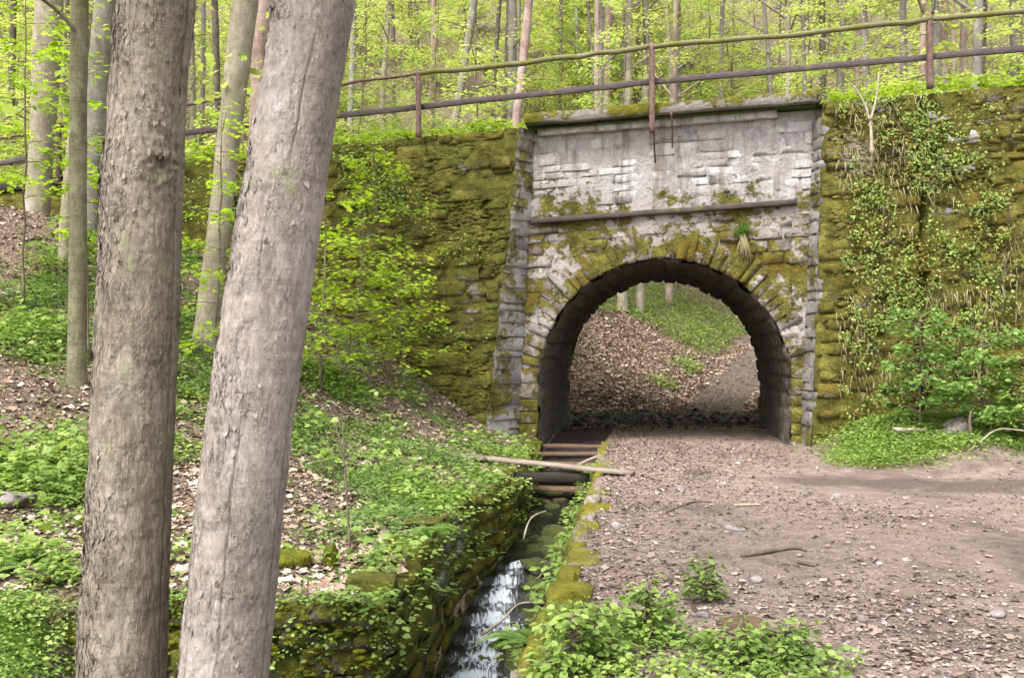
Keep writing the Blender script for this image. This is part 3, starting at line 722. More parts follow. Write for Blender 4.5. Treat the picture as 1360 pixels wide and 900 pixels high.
foam += .75 * np.exp(-((fr[None] - .52 - .03 * np.sin(Yw * 3)) / .05) ** 2) * sst(8, 8.6, Yw) * sst(10.4, 9.9, Yw)
foam += .35 * np.exp(-((fr[None] - .5) / .2) ** 2) * sst(12.6, 12.9, Yw) * sst(13.6, 13.2, Yw)
Zw = Zw + .05 * foam * (.6 + .5 * fbm(xyz(Xw * 14, Yw * 9, 0), 3, 13))
wm = mesh_data('stream', np.stack([Xw, Yw, Zw], -1).reshape(-1, 3), grid_faces(*Yw.shape), M['water'])
fa = wm.attributes.new('foam', 'FLOAT', 'POINT'); fa.data.foreach_set('value', foam.astype(np.float32).ravel())
tag(link('stream_water', wm), kind='structure')

import bmesh
def rock_mesh(name, mat, seed, sub=2, flat=.7, ang=.25, smooth=False):
    bm = bmesh.new(); bmesh.ops.create_icosphere(bm, subdivisions=sub, radius=1)
    V = np.array([v.co[:] for v in bm.verts]); F = np.array([[v.index for v in f.verts] for f in bm.faces]); bm.free()
    g = np.random.default_rng(seed)
    for _ in range(9):
        d = g.normal(size=3); d /= np.linalg.norm(d); c = g.uniform(.55, .9); s_ = V @ d; V = V - np.clip(s_ - c, 0, 9)[:, None] * d
    V = V * (1 + ang * fbm(V * 1.6, 3, seed))[:, None]; V[:, 2] *= flat
    return mesh_data(name, V, F, mat, smooth)
WRK = [rock_mesh('stream_rock', M['wetrock'], 20 + i) for i in range(6)]
g = np.random.default_rng(5)
for i in range(90):
    Y = g.uniform(7.4, 15.5); f0 = g.uniform(.06, .5) if i > 73 else g.uniform(.38, .95) if 7.5 < Y < 11.8 else g.uniform(.08, .92)
    X = XL(Y) + (XR(Y) - XL(Y)) * f0; s_ = g.uniform(.09, .24) if f0 > .45 else g.uniform(.07, .13)
    o = link('stream_rock', WRK[i % 6], None, (X, Y, bedz(Y) + .02 + s_ * .25), (g.uniform(-.3, .3), g.uniform(-.3, .3), g.uniform(0, 6)), (s_ * 1.3, s_, s_ * .9))
    tag(o, 'dark wet rock with moss lying in the stream bed', 'rock', 'rocks in the stream bed')

# plank bridge, crossbeam, board steps at the tunnel mouth
def beam(name, p0, p1, wd, th, mat, label=None, cat=None, parent=None, jit=.01, seed=0, roll=0):
    p0, p1 = Vector([float(v) for v in p0]), Vector([float(v) for v in p1]); d = p1 - p0
    V, F = box(d.length, wd, th, jit, 14, seed)
    o = mk(name, V, F, mat, parent, smooth=False, loc=(p0 + p1) / 2 if parent is None else (p0 + p1) / 2 - Vector(parent.location))
    o.rotation_euler = (roll, -math.asin(max(-1, min(1, d.z / d.length))), math.atan2(d.y, d.x))
    if label: tag(o, label, cat)
    return o
beam('plank', at(548, 598, 13.9), at(841, 628, 12.75), .22, .04, M['plank'], 'long weathered grey plank laid across the stream to the path', 'plank', seed=3)
beam('crossbeam', at(652, 634, 13.0) , at(783, 634, 13.0), .13, .12, M['darkwood'], 'dark wet crossbeam spanning the stream below the long plank', 'beam', seed=6)
weir = tag(empty('board_steps', (.95, 16, -.4)), 'brown wooden board steps in the channel at the tunnel mouth', 'weir')
for i, (yy, zz) in enumerate(((17.3, -.02), (16.75, -.10), (16.15, -.19), (15.5, -.29), (14.8, -.40))):
    beam('board', (XL(yy) - .05, yy + .12, zz), (XR(yy) + .02, yy - .02, zz + random.uniform(-.02, .02)), .30, .05, M['board'], parent=weir, seed=20 + i)
beam('loose_slat', at(768, 617, 15.2), at(800, 603, 15.6), .07, .03, M['plank'], 'short pale slat lying askew on the board steps', 'slat', seed=31)

# ------------------------------------------------------------------ railing
NRL = .46
rail = tag(empty('railing', world(0, NRL, 5.4)), 'rusty railing with mossy top pole and dark lower rail above the bridge', 'railing')
def fw(px, py, n=NRL): t, z = pf(px, py, n); return world(t, n, z)
posts = [(1500, -6, 52, 92), (1235, 26, 76, 118), (866, 62, 109, 176), (556, 98, 142, 182), (300, 130, 169, 205), (78, 168, 203, 246), (-120, 205, 238, 275)]
for i, (px, y1, y2, y3) in enumerate(posts):
    p1, p2, p3 = fw(px, y1), fw(px, y2), fw(px, y3)
    beam('post', p3, p1 + np.array([0, 0, .06]), .085, .085, M['rust'], parent=rail, jit=.006, seed=40 + i)
    if i + 1 < len(posts):
        q = posts[i + 1]; a1, b1 = fw(q[0], q[1]), fw(px, y1)
        k = np.linspace(0, 1, 14)[:, None]; P_ = a1 + (b1 - a1) * k; P_[:, 2] -= .03 * np.sin(np.pi * k[:, 0]); P_ += .012 * rng.normal(size=P_.shape)
        r_ = .045 if q[0] > 500 else .028
        V, F = tube(P_ - np.array(rail.location), r_, 8, rough=.15); mk('top_rail', V, F, M['mossrail'] if q[0] > 500 else M['rust'], rail)
        a2, b2 = fw(q[0], q[2], NRL - .07), fw(px, y2, NRL - .07)
        beam('lower_rail', a2, b2, .05, .095, M['plumrail'], parent=rail, jit=.012, seed=60 + i)
for px, ya, yb in ((869, 176, 216), (892, 150, 196)):
    beam('bracket_rod', fw(px + 1, yb, .1), fw(px, ya, .44), .03, .03, M['rust'], parent=rail, seed=80 + px)
beam('timber_beam', fw(-60, 257, .4), fw(96, 240, .4), .12, .16, M['darkwood'], 'dark timber beam lying along the wall top behind the forked young tree', 'beam', seed=91)

# ------------------------------------------------------------------ foliage builders
def layered(g, H, h0, nb, L0, L1, per, size, lean=(0, 0), droop=.10, rise=.25, tpl=LEAF2, wfac=.42, nsp=.28, bw=1.0):
    """branches in flat layers round a leaning stem: (branch tubes, leaf vertices, leaf faces)"""
    tubes, pos, dr_, nm, sz = [], [], [], [], []
    for b in range(nb):
        h = h0 + (H - h0) * (b + g.uniform(0, 1)) / nb; L = (L0 + (L1 - L0) * (h - h0) / max(H - h0, .1)) * g.uniform(.6, 1.2)
        a = b * 2.4 + g.uniform(-.5, .5); d = np.array([math.cos(a), math.sin(a), 0]); st = np.array([lean[0] * h / H, lean[1] * h / H, h])
        s = np.linspace(0, 1, 7)[:, None]; rv = g.uniform(-.4, 3.0); wob = g.normal(0, .09 * L, 3) * np.array([1, 1, .5])
        P_ = st + d * s * L + np.array([0, 0, 1]) * (rise * rv * s - droop * L * s ** 2) * L * .6 + wob * s ** 2
        tubes.append(tube(P_, bw * np.linspace(.012 + .006 * L, .003, 7), 4, cap=False))
        n = max(6, int(per * L)); sv = g.uniform(.12, 1.05, n); i = np.clip(sv * 6, 0, 5.99).astype(int); f = (sv * 6 - i)[:, None]
        c = P_[i] * (1 - f) + P_[np.minimum(i + 1, 6)] * f
        side = np.array([-d[1], d[0], 0]); wmax = wfac * L * (1.1 - .75 * sv) * np.minimum(1, sv * 3)
        off = g.uniform(-1, 1, n) * wmax
        c = c + side * off[:, None] + d * (np.abs(off) * .45)[:, None]; c[:, 2] += g.normal(0, .035 * L + .02, n) - .12 * np.abs(off)
        pos.append(c); dd = d + side * np.sign(off)[:, None] * .9 + g.normal(0, .35, (n, 3)) * np.array([1, 1, .5]) + np.array([0, 0, -.25]); dr_.append(dd)
        nm.append(rnorm(n, nsp, g)); sz.append(size * g.uniform(.6, 1.25, n))
    V, F = scatter(tpl, np.vstack(pos), basis(np.vstack(dr_), np.vstack(nm)), np.concatenate(sz))
    return tubes, V, F

def blob_crown(g, Rr, Hh, nclump, per, size):
    pos = []
    for _ in range(nclump):
        u = g.normal(size=3); u /= np.linalg.norm(u); u *= g.uniform(.45, 1.0) ** .6; c = u * np.array([Rr, Rr, Hh / 2]) + np.array([0, 0, Hh / 2])
        pos.append(c + g.normal(0, 1, (per, 3)) * np.array([.55, .55, .16]) * Rr * .33)
    pos = np.vstack(pos); n = len(pos)
    return scatter(LEAF2, pos, basis(rdir(n, -.3, g), rnorm(n, .45, g)), size * g.uniform(.6, 1.2, n))

CROWN = []
for i in range(4):
    g = np.random.default_rng(70 + i); CROWN.append(mesh_data('crown', *blob_crown(g, 2.6, 6.5, 15, 55, .17), M['beech_far'], smooth=False))

def trunk_mesh(P, rad, k, rough, seed, detail=None):
    V, F = tube(P, rad, k, cap=True)
    n = len(P); body = V[:n * k].reshape(n, k, 3); c = P[:, None]
    dirv = (body - c) / (np.linalg.norm(body - c, axis=2)[..., None] + 1e-9)
    dsp = rough * fbm(body * np.array([3.0, 3.0, 1.1]) / max(rad.mean() * 5, .25), 3, seed) * rad[:, None]
    ck = None
    if detail is not None: dd, ck = detail(body, dirv); dsp = dsp + dd
    V[:n * k] = (body + dirv * dsp[..., None]).reshape(-1, 3); return (V, F) if ck is None else (V, F, ck)

def tree_px(name, label, pts, Y, mat, H=15, k=14, rough=.10, group=None, crown=True, limbs=4, detail=None, zlow=None, rows=40, seed=0, extra=None, flakes=(0, 0)):
    """a tree whose trunk runs through the photo pixels (px, py, width) at distance Y; its crown is above the frame"""
    g = np.random.default_rng(seed + int(pts[0][0])); pts = sorted(pts, key=lambda q: -q[1])
    C_ = [at(a, b, Y) for a, b, c in pts]; rr = [c / 2 * Y / FPX * (.93 if detail else 1) for a, b, c in pts]
    d0 = (C_[1] - C_[0]) / max(C_[1][2] - C_[0][2], .01); gz = (float(height(C_[0][0], Y)) if zlow is None else zlow) - .15
    if C_[0][2] > gz + .05: C_.insert(0, C_[0] + d0 * (gz - C_[0][2]) * .9); C_[0][2] = gz; rr.insert(0, rr[0] * 1.25)
    d1 = (C_[-1] - C_[-2]) / max(C_[-1][2] - C_[-2][2], .01); top = C_[0][2] + H
    m1 = C_[-1] + d1 * (top - C_[-1][2]) * .5 * .8; m1[2] = (C_[-1][2] + top) / 2; m2 = m1 + (m1 - C_[-1]) * .8; m2[2] = top
    C_ += [m1, m2]; rl = rr[-1]; rr += [rl * .75, rl * .25]
    C_ = np.array(C_); zz = np.concatenate([np.linspace(C_[0][2], C_[-3][2] + .4, rows), np.linspace(C_[-3][2] + .6, top, 14)])
    P_ = np.stack([np.interp(zz, C_[:, 2], C_[:, j]) for j in range(3)], 1); rd = np.interp(zz, C_[:, 2], rr)
    for _ in range(3):
        P_[1:-1, :2] = (P_[:-2, :2] + 2 * P_[1:-1, :2] + P_[2:, :2]) / 4; rd[1:-1] = (rd[:-2] + 2 * rd[1:-1] + rd[2:]) / 4
    base = P_[0].copy(); root = empty(name, base); tag(root, label, 'tree', group)
    det = None if detail is None else (lambda b, dv: detail(b + base, dv))
    V, F, *ck = trunk_mesh(P_ - base, rd, k, rough, seed, det); tr_ = mk('trunk', V, F, mat, root)
    if ck:
        nb_, kk_ = len(P_), k; body = V[:nb_ * kk_].reshape(nb_, kk_, 3); ctr = (P_ - base)[:, None]; dv = body - ctr; dv = dv / np.linalg.norm(dv, axis=2)[..., None]
        phi = np.arctan2(dv[..., 0], -dv[..., 1]); wgt = flakes[1] + (1 - flakes[1]) * sst(.1, -1.0, phi) * (np.abs(phi) < 2.2); wgt = wgt * sst(-.1, .35, fbm((body + base) * np.array([5, 5, 2.2]), 3, seed + 60)) * ((P_[:, 2] < 3.8) & (P_[:, 2] > -.4))[:, None]
        pr_ = wgt.ravel() / wgt.sum(); ii = g.choice(nb_ * kk_, flakes[0], p=pr_); nn_ = len(ii); nrm = dv.reshape(-1, 3)[ii] + g.normal(0, .11, (nn_, 3)); sz_ = np.clip(np.exp(g.normal(-3.75, .45, nn_)), .01, .06)
        fv, ff = scatter((DEAD[0] * np.array([.7, 1.25, .3]) - np.array([0, .5, 0]), DEAD[1]), body.reshape(-1, 3)[ii] + dv.reshape(-1, 3)[ii] * .0025, basis(np.array([0, 0, 1.0]) + g.normal(0, .18, (nn_, 3)), nrm), sz_)
        tag(mk('bark_flakes', fv, ff, mat, root, smooth=False), kind='stuff')
        a_ = tr_.data.attributes.new('crack', 'FLOAT', 'POINT'); a_.data.foreach_set('value', np.concatenate([ck[0].ravel(), np.zeros(len(V) - ck[0].size)]).astype(np.float32))
    tb = []
    for j in range(limbs):
        h = base[2] + H * g.uniform(.5, .92); i = int(np.argmin(abs(P_[:, 2] - h))); a = g.uniform(0, 6.28); L = g.uniform(1.2, 2.4)
        s = np.linspace(0, 1, 6)[:, None]
        tb.append(tube(P_[i] - base + np.array([math.cos(a), math.sin(a), .7]) * s * L, np.linspace(rd[i] * .5, .015, 6), 6, cap=False))
    if extra is not None: tb += extra(base)
    if tb: V, F = join(tb); tag(mk('limbs', V, F, mat, root), kind='stuff')
    if crown:
        sc_ = g.uniform(.8, 1.15); link('crown', CROWN[int(g.integers(4))], root, P_[-1] - base - np.array([0, 0, 5.2 * sc_]), (0, 0, g.uniform(0, 6)), (sc_,) * 3)
    return root

# the two maples in front, bark flaking along one side, a healed scar on the browner one
def bark_detail(seed, scar=None, cracks=()):
    def f(b, dv):
        p = b * np.array([1, 1, .22]); n1 = fbm(p * 26, 3, seed); ridg = 1 - np.abs(n1) * 2
        left = sst(-.2, .8, -dv[..., 0] - .2 * dv[..., 1])
        n2 = fbm(b * np.array([22, 22, 9]), 3, seed + 3)
        d = .007 * sst(.02, .2, n2) * left + .0035 * n2 + .003 * fbm(b * np.array([60, 60, 30]), 2, seed + 8)
        if scar is not None:
            c, r = scar; e = b - c; q = np.sqrt((e[..., 0] / r) ** 2 + (e[..., 2] / (r * 1.15)) ** 2) + 9 * (dv[..., 1] > .2)
            rim = np.exp(-(q / .95) ** 2) * .022; pit = -.03 * np.exp(-(((e[..., 0] - .012) / .022) ** 2 + ((e[..., 2] + .01) / .035) ** 2)) * (dv[..., 1] < 0)
            d = d + (rim + pit) * (1 + .9 * fbm(b * np.array([30, 30, 36]), 3, 91)) + .026 * np.exp(-q ** 2 / 2.2) * fbm(b * np.array([30, 30, 55]), 3, 95)
        phi = np.arctan2(dv[..., 0], -dv[..., 1]); z = b[..., 2]; ck = 0
        for i, (p0, am, wd) in enumerate(cracks):
            pc = p0 + am * fbm(xyz(z * 1.6, i * 7.7, 0), 3, seed + i) + .03 * fbm(xyz(z * 14, i * 3.1, 0), 2, seed)
            ck = np.maximum(ck, np.exp(-((phi - pc) * .2 / wd) ** 2) * sst(-.25, .15, fbm(xyz(z * 1.1, i * 5.3, 2), 2, seed + 40 + i)))
        if scar is not None: ck = np.maximum(ck, .9 * np.exp(-(q / 1.1) ** 2) * sst(-.15, .3, fbm(b * np.array([34, 34, 26]), 3, 97)))
        return d - .006 * ck, ck
    return f
tree_px('maple_tree', 'thick brown maple trunk with flaking bark and a healed scar', [(208, 0, 108), (199, 100, 104), (192, 200, 108), (187, 300, 110), (182, 450, 112), (175, 600, 112), (168, 760, 116), (162, 900, 120)], 4.7, M['bark_a'], H=11, k=230, rough=.03,
        detail=bark_detail(5, (at(200, 212, 4.5), .065), [(-1.3, .1, .006), (-1.1, .15, .006), (-.9, .15, .006), (-.7, .15, .005), (-.4, .25, .0035), (1.3, .1, .005)]), zlow=-1.15, rows=420, seed=5, flakes=(3800, .22))
tree_px('maple_tree', 'thick leaning rosy grey maple trunk with long vertical cracks', [(418, 0, 114), (402, 100, 112), (386, 200, 112), (369, 310, 118), (352, 420, 118), (332, 560, 120), (315, 720, 120), (297, 900, 124)], 4.55, M['bark_b'], H=11, k=230, rough=.03,
        detail=bark_detail(15, None, [(-1.25, .1, .006), (-.75, .15, .0035), (.0, .25, .004), (.35, .22, .005), (1.25, .1, .005)]), zlow=-1.2, rows=420, seed=15, flakes=(1300, .10))
# trees on the leafy bank
tree_px('forest_tree', 'grey brown tree by the dark timber beam on the wall', [(66, 0, 36), (60, 120, 34), (53, 230, 32), (46, 330, 36)], 17.6, M['bark_tan'], seed=21)
def fork(base):
    q = np.array([at(113, 56, 12), at(98, 38, 11.9), at(80, 18, 11.8), at(50, -6, 11.6)]) - base
    return [tube(bez(q, 10), np.linspace(.035, .02, 10), 6, cap=False)]
tree_px('young_tree', 'slim olive young tree with a side branch near the brown maple', [(106, 0, 23), (104, 120, 23), (104, 250, 22), (103, 380, 23), (102, 492, 25)], 12.0, M['bark_olive'], H=9, k=12, seed=22, limbs=2, extra=fork)
tree_px('forest_tree', 'lichen mottled trunk partly hidden by the brown maple', [(138, 0, 36), (128, 150, 32), (120, 260, 30), (116, 330, 32)], 17.0, M['bark_grey'], seed=23)
tree_px('young_tree', 'thin pale trunk leaning behind the slim olive young tree', [(112, 60, 13), (100, 160, 15), (90, 260, 16), (85, 352, 17)], 16.0, M['bark_tan'], H=8, k=10, seed=24)
tree_px('forest_tree', 'tan leaning tree standing between the two maples', [(326, 0, 34), (314, 100, 32), (303, 190, 30), (292, 290, 30), (277, 416, 32)], 14.6, M['bark_tan'], seed=25)
tree_px('young_tree', 'pale pinkish trunk showing beside the rosy grey maple', [(352, 0, 20), (346, 60, 22), (342, 130, 20), (336, 260, 18)], 16.2, M['bark_pink'], H=9, k=10, seed=26)

# trees on the hillside that can be told apart between the rails
hillsd = [((630, 0), (606, 150), 10, 30, 'bark_grey', 'grey trunk leaning behind the railing, near the rail post over the mossy wall'),
  ((703, 0), (688, 140), 11, 28, 'bark_pink', 'rosy trunk leaning above the corner of the coping'),
  ((690, 0), (685, 140), 5, 34, 'bark_tan', None), ((664, 0), (655, 140), 6, 40, 'bark_dark', None), ((676, 0), (672, 140), 6, 44, 'bark_dark', None),
  ((793, 0), (793, 140), 7, 38, 'bark_pink', None), ((810, 0), (806, 140), 9, 36, 'bark_pink', None),
  ((832, -10), (829, 145), 10, 29, 'bark_grey', 'grey forked trunk just before the middle rail post'),
  ((848, 0), (846, 140), 4, 33, 'bark_dark', None), ((879, 0), (877, 145), 9, 26, 'bark_olive', 'olive brown trunk standing just past the middle rail post'),
  ((886, 20), (893, 140), 8, 34, 'bark_tan', None), ((898, 0), (899, 140), 6, 42, 'bark_grey', None), ((960, 0), (957, 140), 6, 40, 'bark_grey', None),
  ((1014, 0), (1024, 130), 5, 38, 'bark_grey', None), ((1046, 0), (1046, 130), 7, 36, 'bark_tan', None), ((1066, 0), (1070, 130), 5, 42, 'bark_grey', None),
  ((1092, 0), (1093, 120), 8, 40, 'bark_dark', None), ((1120, 0), (1116, 120), 9, 38, 'bark_grey', None), ((1146, 0), (1151, 110), 10, 33, 'bark_grey', None),
  ((1228, 0), (1226, 110), 9, 30, 'bark_pink', 'pale trunk right behind the rusty post over the creeper'),
  ((1256, 0), (1253, 100), 10, 32, 'bark_pink', None), ((1268, 0), (1267, 100), 5, 40, 'bark_pink', None), ((1281, 0), (1280, 100), 9, 34, 'bark_pink', None),
  ((1300, 0), (1297, 100), 12, 27, 'bark_grey', 'whitish trunk with dark side near the end of the railing'), ((1308, 0), (1306, 100), 7, 36, 'bark_dark', None), ((1345, 0), (1348, 100), 9, 34, 'bark_grey', None),
  ((470, 10), (466, 140), 8, 30, 'bark_grey', None), ((575, 0), (573, 140), 5, 44, 'bark_dark', None), ((520, 0), (523, 140), 6, 46, 'bark_dark', None), ((745, 0), (742, 140), 5, 48, 'bark_dark', None), ((765, 0), (768, 140), 5, 50, 'bark_grey', None),
  ((18, 0), (14, 150), 9, 34, 'bark_dark', None), ((88, 0), (92, 150), 8, 38, 'bark_grey', None), ((285, 0), (288, 150), 9, 32, 'bark_dark', None), ((270, 0), (268, 160), 6, 40, 'bark_grey', None)]
CN = {'bark_grey': 'grey', 'bark_pink': 'rosy', 'bark_tan': 'tan', 'bark_dark': 'dark', 'bark_olive': 'olive'}; seen = {}
ORD = ['first', 'second', 'third', 'fourth', 'fifth', 'sixth', 'seventh', 'eighth']
for h_ in sorted((h for h in hillsd if h[5] is None), key=lambda h: h[0][0]):
    x = h_[0][0]; seg = 'seen between the trunks of the bank' if x < 440 else 'behind the short rail span over the mossy wall' if x < 556 else 'behind the rail span that ends at the middle post' if x < 866 else 'behind the rail span past the middle post' if x < 1235 else 'behind the last rail span'
    k_ = (seg, h_[4]); seen[k_] = seen.get(k_, 0) + 1; hillsd[hillsd.index(h_)] = h_[:5] + ('#' + ORD[seen[k_] - 1] + ' slender ' + CN[h_[4]] + ' trunk ' + seg,)
for i, (a, b, wd, Y, mt, lb) in enumerate(hillsd):
    slim = lb.startswith('#'); lb = lb.lstrip('#')
    if 730 < a[0] < 1030: Y = max(Y, 42 + (i % 5) * 2)
    dy = b[1] - a[1]; lo = (b[0] + (b[0] - a[0]) * 60 / dy, b[1] + 60)
    def fk(base, a=a, Y=Y): return [tube(bez(np.array([at(827, 70, Y), at(820, 40, Y), at(806, 5, Y), at(800, -30, Y)]) - base, 8), np.linspace(.09, .06, 8), 6, cap=False)]
    tree_px('forest_tree', lb, [(a[0], a[1], wd), ((a[0] + b[0]) / 2 + random.uniform(-1.5, 1.5), (a[1] + b[1]) / 2, wd * 1.05), (*b, wd * 1.1), (*lo, wd * 1.15)],
            Y, M[mt], H=random.uniform(15, 19), k=9, rough=.08, rows=24, seed=200 + i, group='slender trunks on the hillside' if slim else None, extra=fk if 'forked' in lb else None)
# seen through the arch
for i, (px, py, wd, Y, mt, lb) in enumerate([(826, 440, 14, 34, 'bark_tan', 'outer trunk of a close pair seen through the arch'), (849, 438, 12, 34.5, 'bark_tan', 'inner slimmer trunk of a close pair seen through the arch'),
        (888, 418, 9, 38, 'bark_pink', 'rosy lone trunk seen through the crown of the arch'), (790, 440, 9, 34, 'bark_grey', 'grey trunk at the edge of the view through the arch')]):
    X = (px - CX) / FPX * Y; gz = float(height(X, Y)); py2 = HY - (gz - EYE) / Y * FPX
    tree_px('forest_tree', lb, [(px + 6, 200, wd * .9), (px + 3, 330, wd * .95), (px, py2, wd * 1.1)], Y, M[mt], H=15, k=10, rows=30, seed=300 + i)

# generic forest trees and beech saplings, copied over the hillside
def forest_variant(i):
    g = np.random.default_rng(400 + i); H = g.uniform(15, 19); root = empty('forest_tree'); r0 = g.uniform(.11, .2)
    z = np.linspace(-.3, H, 26); lean = g.normal(0, .4, 2); P_ = np.stack([lean[0] * (z / H) ** 1.5 + .08 * np.sin(z * .7 + i), lean[1] * (z / H) ** 1.5, z], 1)
    rd = r0 * (1 - .75 * np.clip(z, 0, H) / H) + .1 * np.exp(-np.clip(z, 0, 9) * 3) * r0 * 4
    V, F = trunk_mesh(P_, rd, 9, .08, 400 + i); mk('trunk', V, F, M[['bark_grey', 'bark_tan', 'bark_grey', 'bark_pink', 'bark_grey'][i]], root)
    tb, V, F = layered(g, H * .95, 3.5, 20, 1.6, 2.2, 75, .13, lean=lean, wfac=.5)
    V2, F2 = join(tb); tag(mk('limbs', V2, F2, M['twig'], root), kind='stuff')
    V3, F3 = blob_crown(g, 2.4, 6.5, 12, 50, .17); V3 = V3 + np.array([lean[0], lean[1], H - 5])
    V, F = join([(V, F), (V3, F3)]); mk('crown', V, F, M['beech_far'], root, smooth=False)
    return root
def sapling_variant(i, leaf=.085, per=120, name='beech_sapling', mat='beech', hmul=1.0):
    g = np.random.default_rng(500 + i); H = g.uniform(3.6, 6.2) * hmul; root = empty(name); lean = g.normal(0, .35, 2)
    z = np.linspace(-.2, H, 14); P_ = np.stack([lean[0] * z / H, lean[1] * z / H, z], 1) + np.column_stack([g.normal(0, .03, (14, 2)), np.zeros(14)])
    V, F = tube(P_, np.linspace(.045, .008, 14), 6); mk('stem', V, F, M['twig'], root)
    tb, V, F = layered(g, H, H * .14, 24, 1.7, .6, per, leaf, lean=lean, wfac=.5)
    V2, F2 = join(tb); tag(mk('branches', V2, F2, M['twig'], root), kind='stuff')
    mk('foliage', V, F, M[mat], root, smooth=False); return root
FV = [forest_variant(i) for i in range(5)]; SV = [sapling_variant(i, .10, 95, mat='beech_far') for i in range(6)]
g = np.random.default_rng(77); usedF, usedS = set(), set()
def arch_view(X, Y): r_ = X / Y; return .02 < r_ < .27
nF = nS = 0
for k in range(4000):
    Y = 24.5 + 62 * g.uniform() ** 1.6; px = g.uniform(-60, 1420); X = (px - CX) / FPX * Y
    if arch_view(X, Y) and Y < 41: continue
    if abs(X - float(xpath(Y))) < 2.2 and Y < 42: continue
    z = float(height(X, Y)); zf = EYE - (0 - HY) / FPX * Y
    if nS < 175 and k % 3 != 0:
        i = nS % 6; o = SV[i] if i not in usedS else copy_tree(SV[i]); usedS.add(i); nS += 1; s_ = g.uniform(.75, 1.5) * (1 if Y < 45 else 1.3)
        o.location = (X, Y, z - .05); o.rotation_euler.z = g.uniform(0, 6.28); o.scale = (s_,) * 3
        tag(o, 'leafy bright green beech sapling on the wooded hillside', 'sapling', 'beech saplings on the hillside')
    elif nF < 42 and k % 3 == 0 and Y > 30:
        i = nF % 5; o = FV[i] if i not in usedF else copy_tree(FV[i]); usedF.add(i); nF += 1; s_ = g.uniform(.8, 1.15)
        o.location = (X, Y, z - .1); o.rotation_euler.z = g.uniform(0, 6.28); o.scale = (s_,) * 3
        tag(o, 'tall thin forest tree far up the wooded hillside', 'tree', 'far trees on the hillside')
    if nS >= 175 and nF >= 42: break

for k in range(34):
    Y = g.uniform(41.5, 62); X = (g.uniform(690, 1060) - CX) / FPX * Y; o = copy_tree(SV[k % 6]); s_ = g.uniform(1.1, 1.9)
    o.location = (X, Y, float(height(X, Y)) - .05); o.rotation_euler.z = g.uniform(0, 6.28); o.scale = (s_,) * 3
    tag(o, 'leafy bright green beech sapling on the wooded hillside', 'sapling', 'beech saplings on the hillside')
# saplings that stand near: sprays of leaves in front of the trunks and the mossy wall
def near_sapling(label, px, py, Y, seed, H, h0, nb, L0, L1, per, leaf, lean, tpl=MAPLE, mat='beech', zg=None):
    g = np.random.default_rng(seed); p = at(px, py, Y); gz = float(height(p[0], Y)) if zg is None else zg
    root = empty('maple_sapling', (p[0], Y, gz - .05)); tag(root, label, 'sapling')
    z = np.linspace(0, H, 12); P_ = np.stack([lean[0] * z / H, lean[1] * z / H, z], 1) + np.column_stack([g.normal(0, .015, (12, 2)), np.zeros(12)])
    V, F = tube(P_, np.linspace(.02, .006, 12), 6); mk('stem', V, F, M['twig'], root)
    tb, V, F = layered(g, H, h0, nb, L0, L1, per, leaf, lean=lean, tpl=tpl, wfac=.45, droop=.05, rise=.14, bw=.4)
    V2, F2 = join(tb); tag(mk('branches', V2, F2, M['twig'], root), kind='stuff'); mk('foliage', V, F, M[mat], root, smooth=False); return root
near_sapling('maple sapling with flat leaf layers beside the grey brown tree', 30, 330, 14.5, 601, 4.6, 1.6, 20, 1.0, .9, 62, .085, (.2, -.3))
near_sapling('maple sapling whose leaf layers cross the slim olive young tree', 120, 330, 13.0, 602, 4.2, 1.5, 16, .8, .7, 58, .085, (-.2, 0))
near_sapling('maple sapling leafing out between the two maple trunks', 285, 420, 12.2, 603, 3.6, .6, 20, .75, .6, 62, .08, (.1, 0))
near_sapling('spreading maple sapling before the mossy wing wall', 470, 420, 15.4, 604, 2.5, .35, 20, 1.15, .8, 46, .08, (.15, 0))
near_sapling('maple sapling beside the rosy grey maple against the mossy wall', 425, 420, 14.2, 605, 3.0, .4, 16, .8, .6, 60, .085, (.1, 0))
near_sapling('wide leafy maple sapling half hiding the foot of the mossy wall', 455, 420, 14.8, 607, 1.9, .25, 20, 1.2, .9, 42, .07, (.3, 0))
near_sapling('slender maple sapling spreading pale leaves over the mossy wall', 540, 400, 16.0, 608, 2.2, .5, 18, .9, .7, 70, .07, (-.2, 0))
for q_, (tt_, nn_, hh_, lb) in enumerate([(-6.2, -3.2, 4.2, 'beech sapling crowding the railing beside the rosy grey maple'), (-4.9, -4.2, 4.6, 'beech sapling behind the railing post over the mossy wall'), (-.9, -4.6, 3.8, 'beech sapling behind the railing above the coping'), (3.2, -4.4, 3.4, 'beech sapling behind the railing past the coping'), (6.6, -3.4, 2.6, 'low beech sapling behind the last rail span')]):
    wp_ = world(tt_, nn_, 0); near_sapling(lb, CX + FPX * wp_[0] / wp_[1], 100, wp_[1], 640 + q_, hh_, .3, 24, 1.5, .8, 90, .085, (.2, 0), tpl=LEAF2, mat='beech_far', zg=float(ztop(tt_)))
near_sapling('small maple sapling rooted high on the mossy wing wall', 500, 240, 16.4, 606, 1.3, .1, 13, .8, .5, 60, .075, (0, -.3), zg=3.7)

